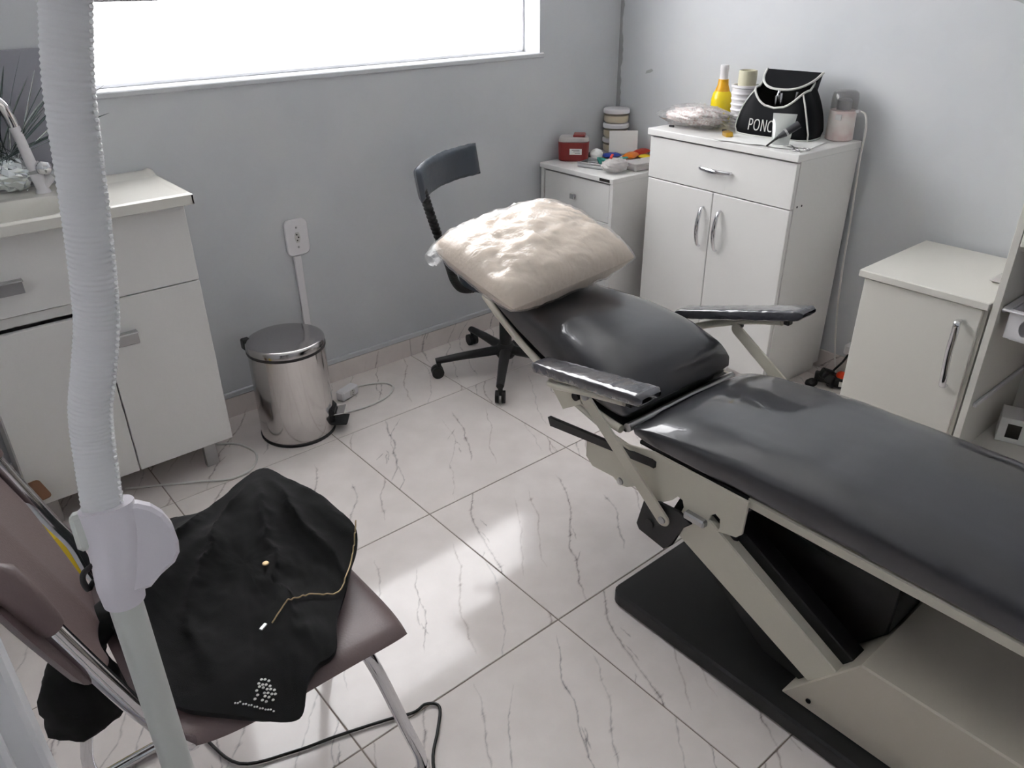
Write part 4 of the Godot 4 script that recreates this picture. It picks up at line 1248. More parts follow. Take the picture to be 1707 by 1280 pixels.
func shelf_unit():
	var t := thing("shelf_unit", "white open shelf unit beside the small cabinet with plastic basket inside", "shelf unit", Vector3(1.392, 0, 0.978))
	var D := 0.475; var W := 0.62; var H := 1.10
	var b := S()
	obj("side_panel", boxm(Vector3(D / 2, H / 2, 0.010), Vector3(D, H, 0.020), 0.001), "warm_laminate", t)
	obj("side_panel", boxm(Vector3(D / 2, H / 2, W - 0.010), Vector3(D, H, 0.020), 0.001), "warm_laminate", t)
	obj("back_panel", boxm(Vector3(D - 0.004, H / 2, W / 2), Vector3(0.008, H - 0.02, W - 0.042), 0.001), "warm_laminate", t)
	obj("top", boxm(Vector3(D / 2, H - 0.010, W / 2), Vector3(D - 0.002, 0.019, W - 0.042), 0.001), "warm_laminate", t)
	obj("bottom", boxm(Vector3(D / 2, 0.11, W / 2), Vector3(D - 0.002, 0.02, W - 0.042), 0.001), "warm_laminate", t)
	obj("drawer_front", boxm(Vector3(0.009, 0.955, W / 2), Vector3(0.018, 0.262, W - 0.044), 0.002), "warm_laminate", t)
	obj("shelf", boxm(Vector3(D / 2 + 0.01, 0.815, W / 2), Vector3(D - 0.03, 0.018, W - 0.042), 0.001), "warm_laminate", t)
	for y in [0.30, 0.626]:
		for z in [0.026, W - 0.026]:
			var r := S()
			box(r, Vector3(D / 2, y, z), Vector3(D - 0.05, 0.016, 0.010), 0.002)
			obj("runner", fin(r), "white_plastic", t)
	# basket hanging on the runners
	var k := thing("storage_basket", "cream plastic basket with an oval grip hole in the open shelf unit", "basket", Vector3(1.405, 0.55, 1.024))
	var W2 := 0.48
	var oval := PackedVector2Array()
	# front wall with an oval opening, made of two halves round it
	var fr := S()
	var segs := 20
	var hc := Vector2(0.050, 0.040)
	var outer := func(a: float) -> Vector2:
		var d := Vector2(cos(a), sin(a))
		var s := minf(0.050 / maxf(absf(d.x), 1e-4), 0.043 / maxf(absf(d.y), 1e-4))
		return hc + d * s
	for i in segs:
		var a0 := TAU * i / segs; var a1 := TAU * (i + 1) / segs
		var i0 := hc + Vector2(cos(a0) * 0.016, sin(a0) * 0.026)
		var i1 := hc + Vector2(cos(a1) * 0.016, sin(a1) * 0.026)
		var o0: Vector2 = outer.call(a0); var o1: Vector2 = outer.call(a1)
		for q in [[0.0, false], [0.003, true]]:
			var p := [Vector3(q[0], i0.y, i0.x), Vector3(q[0], o0.y, o0.x), Vector3(q[0], o1.y, o1.x), Vector3(q[0], i1.y, i1.x)]
			face(fr, p, Vector3(0.0015 if not q[1] else 0.001, p[0].y, p[0].z))
		face(fr, [Vector3(0, i0.y, i0.x), Vector3(0.003, i0.y, i0.x), Vector3(0.003, i1.y, i1.x), Vector3(0, i1.y, i1.x)], Vector3(0.0015, hc.y + (i0.y - hc.y) * 2.0, hc.x + (i0.x - hc.x) * 2.0))
	box(fr, Vector3(0.0015, 0.040, (0.10 + W2) / 2), Vector3(0.003, 0.086, W2 - 0.10), 0.0)
	obj("front_wall", fin(fr), "white_plastic", k)
	var bo := S()
	box(bo, Vector3(0.19, 0.0, W2 / 2), Vector3(0.38, 0.004, W2), 0.001)
	box(bo, Vector3(0.19, 0.04, 0.0015), Vector3(0.38, 0.084, 0.003), 0.001)
	box(bo, Vector3(0.19, 0.04, W2 - 0.0015), Vector3(0.38, 0.084, 0.003), 0.001)
	box(bo, Vector3(0.3785, 0.04, W2 / 2), Vector3(0.003, 0.084, W2), 0.001)
	obj("body", fin(bo), "white_plastic", k)
	var rm := S()
	box(rm, Vector3(-0.006, 0.086, W2 / 2), Vector3(0.022, 0.006, W2 + 0.036), 0.002)
	box(rm, Vector3(0.19, 0.086, -0.010), Vector3(0.38, 0.006, 0.022), 0.002)
	box(rm, Vector3(0.19, 0.086, W2 + 0.010), Vector3(0.38, 0.006, 0.022), 0.002)
	obj("rim", fin(rm), "white_plastic", k)
	var bag := thing("plastic_bundle", "grey plastic bundle lying in the cream basket of the shelf unit", "bag", Vector3(1.62, 0.66, 1.10))
	obj("bundle", lump(Vector3(0.10, 0.075, 0.085), 0.25, 3.0, 5), "grey_bag", bag, Vector3(0, 0.02, 0))
	var bx := thing("carton", "small white carton with dark red windows on the shelf unit bottom", "box", Vector3(1.66, 0.121, 1.105), 0.3)
	obj("carton_body", boxm(Vector3(0, 0.045, 0), Vector3(0.10, 0.09, 0.16), 0.002), "paper", bx)
	for z in [-0.035, 0.035]:
		obj("window", boxm(Vector3(-0.0505, 0.045, z), Vector3(0.001, 0.05, 0.04), 0.0), "gap_dark", bx)

func lump(r: Vector3, amt: float, fr: float, sd: int) -> SurfaceTool:
	var st := S()
	surf(st, 20, 28, func(u: float, v: float):
		var a := TAU * v
		var b := PI * (u - 0.5)
		var d := Vector3(cos(b) * cos(a), sin(b), cos(b) * sin(a))
		var k := 1.0 + amt * nz.get_noise_3d(d.x * fr + sd, d.y * fr, d.z * fr) + amt * 0.5 * absf(nz.get_noise_3d(d.x * fr * 3.0, d.y * fr * 3.0 + sd, d.z * fr * 3.0))
		return Vector3(d.x * r.x, d.y * r.y, d.z * r.z) * k, true, 0)
	return fin(st)

# ------------------------------------------------------------------ pedal bin, stool, socket
func pedal_bin():
	var t := thing("pedal_bin", "polished steel pedal bin with black pedal standing by the window wall", "bin", Vector3(-0.075, 0, -0.76))
	obj("base_ring", lathem([Vector2(0.0, 0.0), Vector2(0.137, 0.0), Vector2(0.139, 0.004), Vector2(0.139, 0.012), Vector2(0.135, 0.014)], 48), "black_plastic", t)
	obj("body", lathem([Vector2(0.134, 0.012), Vector2(0.136, 0.014), Vector2(0.136, 0.345), Vector2(0.133, 0.348)], 64), "steel", t)
	obj("rim", lathem([Vector2(0.134, 0.344), Vector2(0.1395, 0.344), Vector2(0.1395, 0.354), Vector2(0.134, 0.354)], 64), "black_plastic", t)
	var lid := obj("lid", lathem([Vector2(0.136, 0.353), Vector2(0.1385, 0.354), Vector2(0.1385, 0.372), Vector2(0.136, 0.377), Vector2(0.128, 0.381), Vector2(0.10, 0.3825), Vector2(0, 0.384)], 64), "brushed_lid", t)
	obj("lid_dome", lathem([Vector2(0.1275, 0.3811), Vector2(0.115, 0.3828), Vector2(0.07, 0.3842), Vector2(0.0, 0.3848)], 64), "brushed_lid", lid)
	# pedal faces the treatment chair
	var dir := Vector3(0.80, 0, 0.60)
	var a := atan2(-dir.z, dir.x)
	var pd := Node3D.new()
	pd.name = "pedal"
	t.add_child(pd)
	pd.rotation.y = a
	obj("pedal_plate", extm(PV([[0.130, 0.030], [0.185, 0.030], [0.190, 0.036], [0.130, 0.040]]), 0.075, T(), 0.002), "black_plastic", pd)
	obj("pedal_housing", extm(PV([[0.120, 0.035], [0.146, 0.045], [0.146, 0.085], [0.135, 0.10], [0.120, 0.10]]), 0.07, T(), 0.003), "black_plastic", pd)
	obj("pedal_tread", boxm(Vector3(0.162, 0.052, 0.0), Vector3(0.055, 0.006, 0.07), 0.002, T(Vector3.ZERO, Vector3(0, 0, 8))), "steel", pd)
	obj("hinge", boxm(Vector3(-0.112, 0.362, -0.082), Vector3(0.03, 0.04, 0.03), 0.004), "black_plastic", t)
	# white extension socket and its cord beside the bin
	var e := thing("extension_socket", "white extension socket block lying on the floor beside the steel bin", "socket", Vector3(0.19, 0.022, -0.86), deg_to_rad(20))
	obj("block", boxm(Vector3(0, 0, 0), Vector3(0.095, 0.042, 0.042), 0.006), "white_plastic", e)
	obj("socket_face", lathem([Vector2(0.0, 0), Vector2(0.015, 0), Vector2(0.015, 0.001), Vector2(0, 0.001)], 14, T(Vector3(0.008, 0, 0.0215), Vector3(90, 0, 0))), "laminate_edge", e)
	for k in 3:
		obj("pin_hole", lathem([Vector2(0.0, 0), Vector2(0.0024, 0), Vector2(0.0024, 0.0012), Vector2(0, 0.0012)], 8, T(Vector3(0.008 + (0.002 if k == 1 else 0.0), (k - 1) * 0.008, 0.022), Vector3(90, 0, 0))), "gap_dark", e)
	var ec := obj("white_cable", tubem(smooth_path([Vector3(0.235, 0.012, -0.885), Vector3(0.28, 0.005, -0.90), Vector3(0.36, 0.005, -0.86), Vector3(0.37, 0.005, -0.80), Vector3(0.30, 0.005, -0.745), Vector3(0.20, 0.005, -0.73), Vector3(0.08, 0.005, -0.75)], 6), 0.004, 8), "cord_white")
	tag(ec, "white cord looped on the floor from the extension socket beside the bin", "cord")
	var lc := obj("floor_cord", tubem(smooth_path([Vector3(-0.36, 0.005, -0.85), Vector3(-0.30, 0.005, -0.80), Vector3(-0.275, 0.005, -0.70), Vector3(-0.32, 0.005, -0.62), Vector3(-0.40, 0.005, -0.60), Vector3(-0.50, 0.005, -0.66), Vector3(-0.70, 0.005, -0.78)], 6), 0.004, 8), "cord_white")
	tag(lc, "white cord curling out from under the sink cabinet", "cord")

func stool():
	var c := Vector3(0.84, 0, -0.63)
	var t := thing("swivel_stool", "dark swivel stool with ribbed back post behind the treatment chair", "stool", c)
	var base := obj("star_base", lathem([Vector2(0.0, 0.06), Vector2(0.035, 0.06), Vector2(0.045, 0.075), Vector2(0.04, 0.11), Vector2(0.03, 0.125), Vector2(0, 0.125)], 20), "black_plastic", t)
	for k in 5:
		var a := deg_to_rad(206.0 - 72.0 * k)
		var d := Vector3(cos(a), 0, sin(a))
		obj("arm", tubem([d * 0.03 + Vector3(0, 0.095, 0), d * 0.20 + Vector3(0, 0.085, 0), d * 0.305 + Vector3(0, 0.075, 0)], [0.024, 0.019, 0.016], 8, 0.85), "black_plastic", base)
		var s := d.cross(Vector3.UP)
		var w := S()
		for sg in [-1.0, 1.0]:
			tube(w, [d * 0.30 + Vector3(0, 0.026, 0) + s * sg * 0.006, d * 0.30 + Vector3(0, 0.026, 0) + s * sg * 0.020], 0.026, 18)
		tube(w, [d * 0.29 + Vector3(0, 0.03, 0), d * 0.295 + Vector3(0, 0.075, 0)], 0.010, 10)
		obj("castor", fin(w), "black_plastic", base)
	obj("gas_column", tubem([Vector3(0, 0.11, 0), Vector3(0, 0.30, 0), Vector3(0, 0.302, 0), Vector3(0, 0.40, 0)], [0.026, 0.026, 0.017, 0.017], 16), "black_plastic", t)
	var st := S()
	lathe(st, [Vector2(0, 0.40), Vector2(0.16, 0.40), Vector2(0.185, 0.415), Vector2(0.19, 0.44), Vector2(0.18, 0.46), Vector2(0.14, 0.47), Vector2(0, 0.468)], 36)
	obj("seat", fin(st), "teal_vinyl", t)
	# ribbed post
	var path := smooth_path([Vector3(-0.03, 0.395, -0.03), Vector3(-0.16, 0.395, -0.05), Vector3(-0.205, 0.43, -0.058), Vector3(-0.235, 0.52, -0.06), Vector3(-0.285, 0.68, -0.07), Vector3(-0.325, 0.82, -0.075)], 40)
	var rr := []
	for k in path.size():
		rr.append(0.0275 + 0.0024 * signf(sin(k * 1.571 + 0.4)))
	obj("back_post", tubem(path, rr, 16, 0.55), "black_plastic", t)
	# curved backrest wrapped in film
	var L := Vector3(0.470, 0.838, -0.735) - c
	var R := Vector3(0.785, 0.890, -0.785) - c
	var bk := S()
	for side in [1.0, -1.0]:
		surf(bk, 26, 12, func(u: float, v: float):
			var a := u * 2.0 - 1.0
			var b := v * 2.0 - 1.0
			var p := L.lerp(R, u)
			var up := Vector3(-0.13, 0.97, -0.05)
			var fw := Vector3(0.25, 0.0, 0.97)
			var e := pow(maxf(1.0 - pow(absf(a), 14.0), 0.0), 0.5) * pow(maxf(1.0 - pow(absf(b), 8.0), 0.0), 0.5)
			p += up * b * (0.062 + 0.003 * nz.get_noise_1d(u * 20.0)) + fw * (0.055 * a * a + side * 0.020 * e)
			return p, side < 0.0, 0 if side > 0.0 else 1)
	obj("backrest", fin(bk), "teal_vinyl", t)

func wall_socket():
	var t := thing("wall_socket", "white oblong wall socket above the steel bin", "socket", Vector3(0.138, 0.647, ZB))
	obj("plate", extm(rrect(0.092, 0.140, 0.022, 5), 0.012, T(Vector3(0, 0, 0.006)), 0.003), "white_plastic", t)
	obj("socket_well", extm(PV([[-0.012, 0.0], [-0.007, 0.020], [0.007, 0.020], [0.012, 0.0], [0.007, -0.020], [-0.007, -0.020]]), 0.001, T(Vector3(0, 0, 0.0125))), "laminate_edge", t)
	for k in 3:
		obj("pin_hole", lathem([Vector2(0.0, 0), Vector2(0.0028, 0), Vector2(0.0028, 0.001), Vector2(0, 0.001)], 8, T(Vector3(0.004 if k == 1 else -0.002, (k - 1) * 0.011, 0.013), Vector3(90, 0, 0))), "gap_dark", t)
	for y in [-0.038, 0.038]:
		obj("screw", lathem([Vector2(0.0, 0), Vector2(0.0042, 0), Vector2(0.0036, 0.0014), Vector2(0, 0.0014)], 10, T(Vector3(0, y, 0.012), Vector3(90, 0, 0))), "satin_metal", t)
	var c := obj("cable_duct", boxm(Vector3(0.128, 0.342, ZB + 0.007), Vector3(0.028, 0.468, 0.012), 0.002), "white_plastic")
	tag(c, "narrow white cable duct running down from the wall socket", "cable duct")

# ------------------------------------------------------------------ small things
func low_cabinet_items():
	var Y := 0.751
	# red sharps tub
	var t := thing("sharps_container", "red plastic sharps tub with milky lid and white label", "container", Vector3(1.515, Y, -0.935), deg_to_rad(-48))
	obj("tub", extm(rrect(0.135, 0.085, 0.03, 5), 0.085, Transform3D(Basis(Vector3(1, 0, 0), Vector3(0, 0, -1), Vector3(0, 1, 0)), Vector3(0, 0.0425, 0)), 0.004, 1.06), "red_plastic", t)
	obj("lid", extm(rrect(0.142, 0.090, 0.03, 5), 0.022, Transform3D(Basis(Vector3(1, 0, 0), Vector3(0, 0, -1), Vector3(0, 1, 0)), Vector3(0.0, 0.096, 0)), 0.004, 0.92), "milky_plastic", t)
	obj("flap", boxm(Vector3(0.025, 0.105, -0.005), Vector3(0.055, 0.026, 0.07), 0.004), "red_plastic", t)
	var lb := obj("label_print", boxm(Vector3(0.012, 0.045, 0.0445), Vector3(0.056, 0.026, 0.001), 0.0, T(Vector3.ZERO, Vector3(0, 0, 0))), "paper", t)
	lb.set_meta("label", "white printed label")
	for k in 3:
		obj("print_line", boxm(Vector3(0.012 + 0.004 * k, 0.052 - 0.007 * k, 0.0452), Vector3(0.036 - 0.006 * k, 0.002, 0.0006), 0.0), "gap_dark", lb)
	# two stacked jars in the corner
	for k in 3:
		var j := thing("glass_jar", ["jar of cream powder at the bottom of the corner stack", "middle jar of the corner stack", "top jar of the corner stack with its white lid bare"][k], "jar", Vector3(1.812, Y + 0.0665 * k, -0.952), 0.0, "stacked jars in the corner")
		obj("contents", lathem([Vector2(0, 0.002), Vector2(0.052, 0.002), Vector2(0.058, 0.010), Vector2(0.058, 0.034), Vector2(0, 0.036)], 24), "cream_powder", j)
		obj("jar_body", lathem([Vector2(0, 0.0), Vector2(0.056, 0.0), Vector2(0.0615, 0.008), Vector2(0.0615, 0.040), Vector2(0.056, 0.046), Vector2(0.056, 0.05)], 28), "clear_film", j)
		obj("lid", lathem([Vector2(0.061, 0.044), Vector2(0.063, 0.046), Vector2(0.063, 0.060), Vector2(0.058, 0.065), Vector2(0, 0.066)], 28), "white_plastic", j)
	# leaning white card
	var card := obj("white_card", boxm(Vector3.ZERO, Vector3(0.135, 0.105, 0.004), 0.001, T(Vector3(1.775, Y + 0.056, -0.865), Vector3(-8, -42, 0))), "paper")
	tag(card, "plain white card leaning against the stacked jars", "card")
	# coloured packets
	var pk := [["packet", "blue foil packet lying in front of the white card", "blue_wrap", Vector3(1.675, Y + 0.012, -0.845), Vector3(0.09, 0.022, 0.05), -20.0],
		["packet", "orange sachet lying beside the blue packet", "orange_wrap", Vector3(1.735, Y + 0.014, -0.775), Vector3(0.085, 0.026, 0.06), 20.0],
		["packet", "yellow sachet under the edge of the orange one", "yellow_wrap", Vector3(1.775, Y + 0.010, -0.725), Vector3(0.05, 0.018, 0.05), -10.0],
		["packet", "red sachet lying behind the orange one", "red_wrap", Vector3(1.815, Y + 0.016, -0.785), Vector3(0.11, 0.028, 0.05), 12.0],
		["packet", "dark grey packet lying beside the red sharps tub", "dark_grey_plastic", Vector3(1.635, Y + 0.010, -0.925), Vector3(0.10, 0.018, 0.06), 15.0]]
	for q in pk:
		var o := obj(q[0], pillow_pack(q[4]), q[2])
		o.position = q[3]
		o.rotation.y = deg_to_rad(q[5])
		tag(o, q[1], "packet")
	var so := obj("cotton_ball", lump(Vector3(0.032, 0.024, 0.028), 0.12, 2.0, 8), "paper")
	so.position = Vector3(1.595, Y + 0.025, -0.865)
	tag(so, "white rounded cotton ball beside the metal tray", "cotton")
	# steel tray
	var tr := thing("steel_tray", "small rectangular steel tray with a teal mixing bowl", "tray", Vector3(1.492, Y, -0.765), deg_to_rad(-75))
	var ts := S()
	box(ts, Vector3(0, 0.001, 0), Vector3(0.125, 0.002, 0.075), 0.0005)
	for s in [-1.0, 1.0]:
		box(ts, Vector3(0, 0.010, s * 0.0395), Vector3(0.135, 0.002, 0.024), 0.0005, T(Vector3.ZERO, Vector3.ZERO) * T(Vector3(0, 0, 0), Vector3(0, 0, 0)))
		box(ts, Vector3(s * 0.0645, 0.010, 0), Vector3(0.004, 0.020, 0.075), 0.0005)
		box(ts, Vector3(0, 0.012, s * 0.049), Vector3(0.135, 0.022, 0.003), 0.0005)
	obj("tray_body", fin(ts), "satin_metal", tr)
	var bw := obj("mixing_bowl", lathem([Vector2(0, 0.0), Vector2(0.018, 0.0), Vector2(0.034, 0.018), Vector2(0.036, 0.026), Vector2(0.032, 0.026), Vector2(0.016, 0.006), Vector2(0, 0.005)], 20), "teal_rubber")
	bw.position = Vector3(1.515, Y + 0.004, -0.745)
	bw.rotation_degrees = Vector3(10, 0, -12)
	tag(bw, "teal rubber mixing bowl lying in the steel tray", "bowl")
	var sp := obj("spatula", boxm(Vector3.ZERO, Vector3(0.11, 0.004, 0.018), 0.001, T(Vector3(1.55, Y + 0.034, -0.70), Vector3(0, -30, 6))), "teal_rubber")
	tag(sp, "teal spatula resting across the steel tray", "spatula")
	# clear plastic bag and flat box
	var bag := thing("plastic_bag", "crumpled clear white plastic bag beside the steel tray", "bag", Vector3(1.470, Y + 0.030, -0.630))
	obj("bag_body", lump(Vector3(0.060, 0.026, 0.050), 0.4, 3.5, 21), "milky_plastic", bag)
	obj("red_tip", boxm(Vector3(0.02, 0.03, -0.02), Vector3(0.04, 0.006, 0.012), 0.002, T(Vector3.ZERO, Vector3(0, 30, 12))), "red_wrap", bag)
	var bx := thing("plastic_box", "flat translucent plastic box in front of the tall cabinet side", "box", Vector3(1.615, Y, -0.600), deg_to_rad(-8))
	obj("box_body", boxm(Vector3(0, 0.014, 0), Vector3(0.15, 0.028, 0.085), 0.006), "milky_plastic", bx)
	obj("lid", boxm(Vector3(0, 0.031, 0), Vector3(0.155, 0.006, 0.09), 0.002), "milky_plastic", bx)

func pillow_pack(s: Vector3) -> SurfaceTool:
	var st := S()
	for side in [1.0, -1.0]:
		surf(st, 12, 10, func(u: float, v: float):
			var a := u * 2.0 - 1.0; var b := v * 2.0 - 1.0
			var e := pow(maxf(0.0, (1.0 - pow(absf(a), 3.0)) * (1.0 - pow(absf(b), 3.0))), 0.6)
			return Vector3(a * s.x / 2, side * e * s.y / 2 * (1.0 + 0.25 * nz.get_noise_2d(u * 7.0 + s.x * 90.0, v * 7.0)), b * s.z / 2), side > 0.0, 0 if side > 0.0 else 1)
	return fin(st)

func tall_cabinet_items():
	var Y := 0.959
	# paper towel under the bag
	var pp := obj("paper_sheet", sheetm(0.30, 0.34, 0.006), "paper")
	pp.position = Vector3(1.63, Y + 0.001, 0.035)
	pp.rotation.y = deg_to_rad(10)
	tag(pp, "white paper sheet spread under the black bag", "paper")
	# pump bottle with yellow liquid
	var t := thing("spray_bottle", "yellow pump bottle with a white cap", "bottle", Vector3(1.775, Y, -0.335))
	obj("liquid_body", lathem([Vector2(0, 0.0), Vector2(0.038, 0.0), Vector2(0.042, 0.008), Vector2(0.042, 0.095), Vector2(0.036, 0.118), Vector2(0.028, 0.13)], 24), "yellow_liquid", t)
	obj("neck", lathem([Vector2(0.030, 0.118), Vector2(0.031, 0.125), Vector2(0.022, 0.150), Vector2(0.020, 0.172), Vector2(0.0, 0.172)], 20), "amber_neck", t)
	obj("cap", lathem([Vector2(0.0, 0.170), Vector2(0.017, 0.170), Vector2(0.016, 0.205), Vector2(0.018, 0.208), Vector2(0.017, 0.226), Vector2(0, 0.228)], 20), "white_plastic", t)
	# white wicker-patterned pot with a beige cup behind
	var wp := thing("white_pot", "white perforated plastic pot between the pump bottle and the bag", "pot", Vector3(1.765, Y, -0.215))
	obj("pot", lathem([Vector2(0, 0.0), Vector2(0.048, 0.0), Vector2(0.053, 0.15), Vector2(0.058, 0.153), Vector2(0.058, 0.162), Vector2(0.050, 0.162), Vector2(0.046, 0.01), Vector2(0, 0.01)], 40, T(), 0.012), "white_plastic", wp)
	for k in 6:
		obj("ring", lathem([Vector2(0.0500 + 0.0008 * k, 0.02 + 0.021 * k), Vector2(0.0525 + 0.0008 * k, 0.026 + 0.021 * k), Vector2(0.0502 + 0.0008 * k, 0.032 + 0.021 * k)], 40), "white_plastic", wp)
	var bc := obj("beige_cup", lathem([Vector2(0, 0.012), Vector2(0.030, 0.012), Vector2(0.036, 0.185), Vector2(0.035, 0.215), Vector2(0.03, 0.216), Vector2(0.029, 0.20), Vector2(0, 0.05)], 28), "beige_cup")
	bc.position = Vector3(1.765, Y, -0.215)
	tag(bc, "tall beige cup standing in the white perforated pot", "cup")
	# crinkled clear bag with white and pink bits
	var cb := thing("confetti_bag", "crinkled clear bag of white and pink pieces lying on the tall cabinet", "bag", Vector3(1.622, Y + 0.044, -0.335), deg_to_rad(8))
	obj("pieces", lump(Vector3(0.076, 0.029, 0.118), 0.45, 4.0, 31), "confetti", cb)
	obj("film", lump(Vector3(0.088, 0.038, 0.142), 0.55, 5.5, 33), "clear_film", cb)
	# soft bag with roll-top flap
	carry_bag(Y)
	# silver pouch with a black tube
	var sp := thing("silver_pouch", "silver foil pouch leaning on the black bag", "pouch", Vector3(1.545, Y, 0.105), deg_to_rad(-66))
	var ps := S()
	for side in [1.0, -1.0]:
		surf(ps, 12, 14, func(u: float, v: float):
			var a := u * 2.0 - 1.0
			var w := lerpf(0.030, 0.042, v)
			var e := pow(maxf(0.0, (1.0 - a * a)), 0.7) * sin(PI * clampf(v * 0.75 + 0.2, 0.0, 1.0))
			return Vector3(a * w, v * 0.105 + 0.001, side * (0.001 + 0.012 * e) - 0.028 * v), side < 0.0, 0 if side > 0.0 else 1)
	obj("pouch_body", fin(ps), "silver_pouch", sp)
	var bt := thing("cream_tube", "black squeeze tube with a thin nozzle lying on the silver pouch", "tube", Vector3(1.50, Y + 0.02, 0.12))
	obj("tube_body", tubem([Vector3(0.004, 0.016, 0.0), Vector3(0.018, 0.028, 0.014), Vector3(0.052, 0.060, 0.045)], [0.010, 0.017, 0.019], 16, 0.7), "dark_grey_plastic", bt)
	obj("band", tubem([Vector3(0.020, 0.030, 0.016), Vector3(0.024, 0.034, 0.020)], 0.0185, 16, 0.75), "satin_metal", bt)
	obj("nozzle", tubem([Vector3(0.006, 0.018, 0.002), Vector3(-0.006, 0.006, -0.008), Vector3(-0.03, -0.014, -0.022)], [0.006, 0.004, 0.003], 10), "black_plastic", bt)
	# scissors
	var sc := thing("scissors", "small open metal scissors at the front edge of the tall cabinet", "scissors", Vector3(1.525, Y + 0.004, 0.178), deg_to_rad(-20))
	var s1 := S()
	for s in [-1.0, 1.0]:
		var loop := []
		for k in 17:
			var a := TAU * k / 16.0
			loop.append(Vector3(s * 0.022 + cos(a) * 0.012 * 0.8 , 0.0, 0.036 + sin(a) * 0.016))
		tube(s1, loop, 0.0022, 6)
		tube(s1, [Vector3(s * 0.018, 0, 0.020), Vector3(0, 0.001, -0.004), Vector3(-s * 0.016, 0.001, -0.045)], [0.003, 0.0035, 0.0008], 6, 0.5)
	obj("blades", fin(s1), "satin_metal", sc)
	# gold clip, black eraser
	var gl := thing("gold_clip", "small gold coloured clip lying in front of the black bag", "clip", Vector3(1.548, Y, -0.125), deg_to_rad(-35))
	obj("clip_body", boxm(Vector3(0, 0.010, 0), Vector3(0.028, 0.018, 0.050), 0.003, T(Vector3.ZERO, Vector3(0, 0, 8))), "gold_metal", gl)
	obj("clip_arm", boxm(Vector3(0.006, 0.012, -0.045), Vector3(0.016, 0.008, 0.045), 0.002), "black_plastic", gl)
	var er := obj("magnet", boxm(Vector3(1.553, Y + 0.004, -0.405), Vector3(0.010, 0.008, 0.022), 0.001), "black_plastic")
	tag(er, "tiny black magnet near the far front corner of the tall cabinet", "magnet")
	# wax warmer style pot with smoked dome and cord
	var gr := thing("wax_warmer", "pink and white marbled warmer pot with a smoked dome lid", "warmer", Vector3(1.80, Y, 0.190))
	obj("pot", lathem([Vector2(0, 0.0), Vector2(0.046, 0.0), Vector2(0.050, 0.004), Vector2(0.047, 0.104), Vector2(0.044, 0.107), Vector2(0, 0.107)], 32), "marbled_cup", gr)
	obj("dome", lathem([Vector2(0.0475, 0.106), Vector2(0.0475, 0.150), Vector2(0.044, 0.166), Vector2(0.034, 0.174), Vector2(0, 0.176)], 32), "smoked_plastic", gr)
	obj("inner_drum", lathem([Vector2(0, 0.107), Vector2(0.026, 0.107), Vector2(0.026, 0.140), Vector2(0.018, 0.146), Vector2(0, 0.146)], 20), "satin_metal", gr)
	obj("switch_panel", boxm(Vector3(-0.046, 0.085, 0.010), Vector3(0.004, 0.020, 0.024), 0.001, T()), "laminate_edge", gr)
	obj("plug_boot", tubem([Vector3(0.008, 0.104, 0.044), Vector3(0.006, 0.106, 0.060)], 0.006, 10), "white_plastic", gr)
	var wc := obj("warmer_cord", tubem(smooth_path([Vector3(1.806, Y + 0.106, 0.252), Vector3(1.81, Y + 0.095, 0.272), Vector3(1.815, Y + 0.04, 0.282), Vector3(1.825, Y - 0.06, 0.276), Vector3(1.845, 0.70, 0.276), Vector3(1.838, 0.45, 0.288), Vector3(1.848, 0.25, 0.300), Vector3(1.835, 0.10, 0.33), Vector3(1.80, 0.04, 0.365)], 6), 0.0036, 8), "cord_white")
	tag(wc, "white cord hanging from the marbled warmer down the cabinet side", "cord")

func sheetm(w: float, d: float, amp: float) -> SurfaceTool:
	var st := S()
	for side in [1.0, -1.0]:
		surf(st, 20, 20, func(u: float, v: float): return Vector3((u - 0.5) * w, side * 0.0004 + amp * maxf(0.0, nz.get_noise_2d(u * 5.0, v * 5.0)), (v - 0.5) * d), side > 0.0, 0 if side > 0.0 else 1)
	return fin(st)

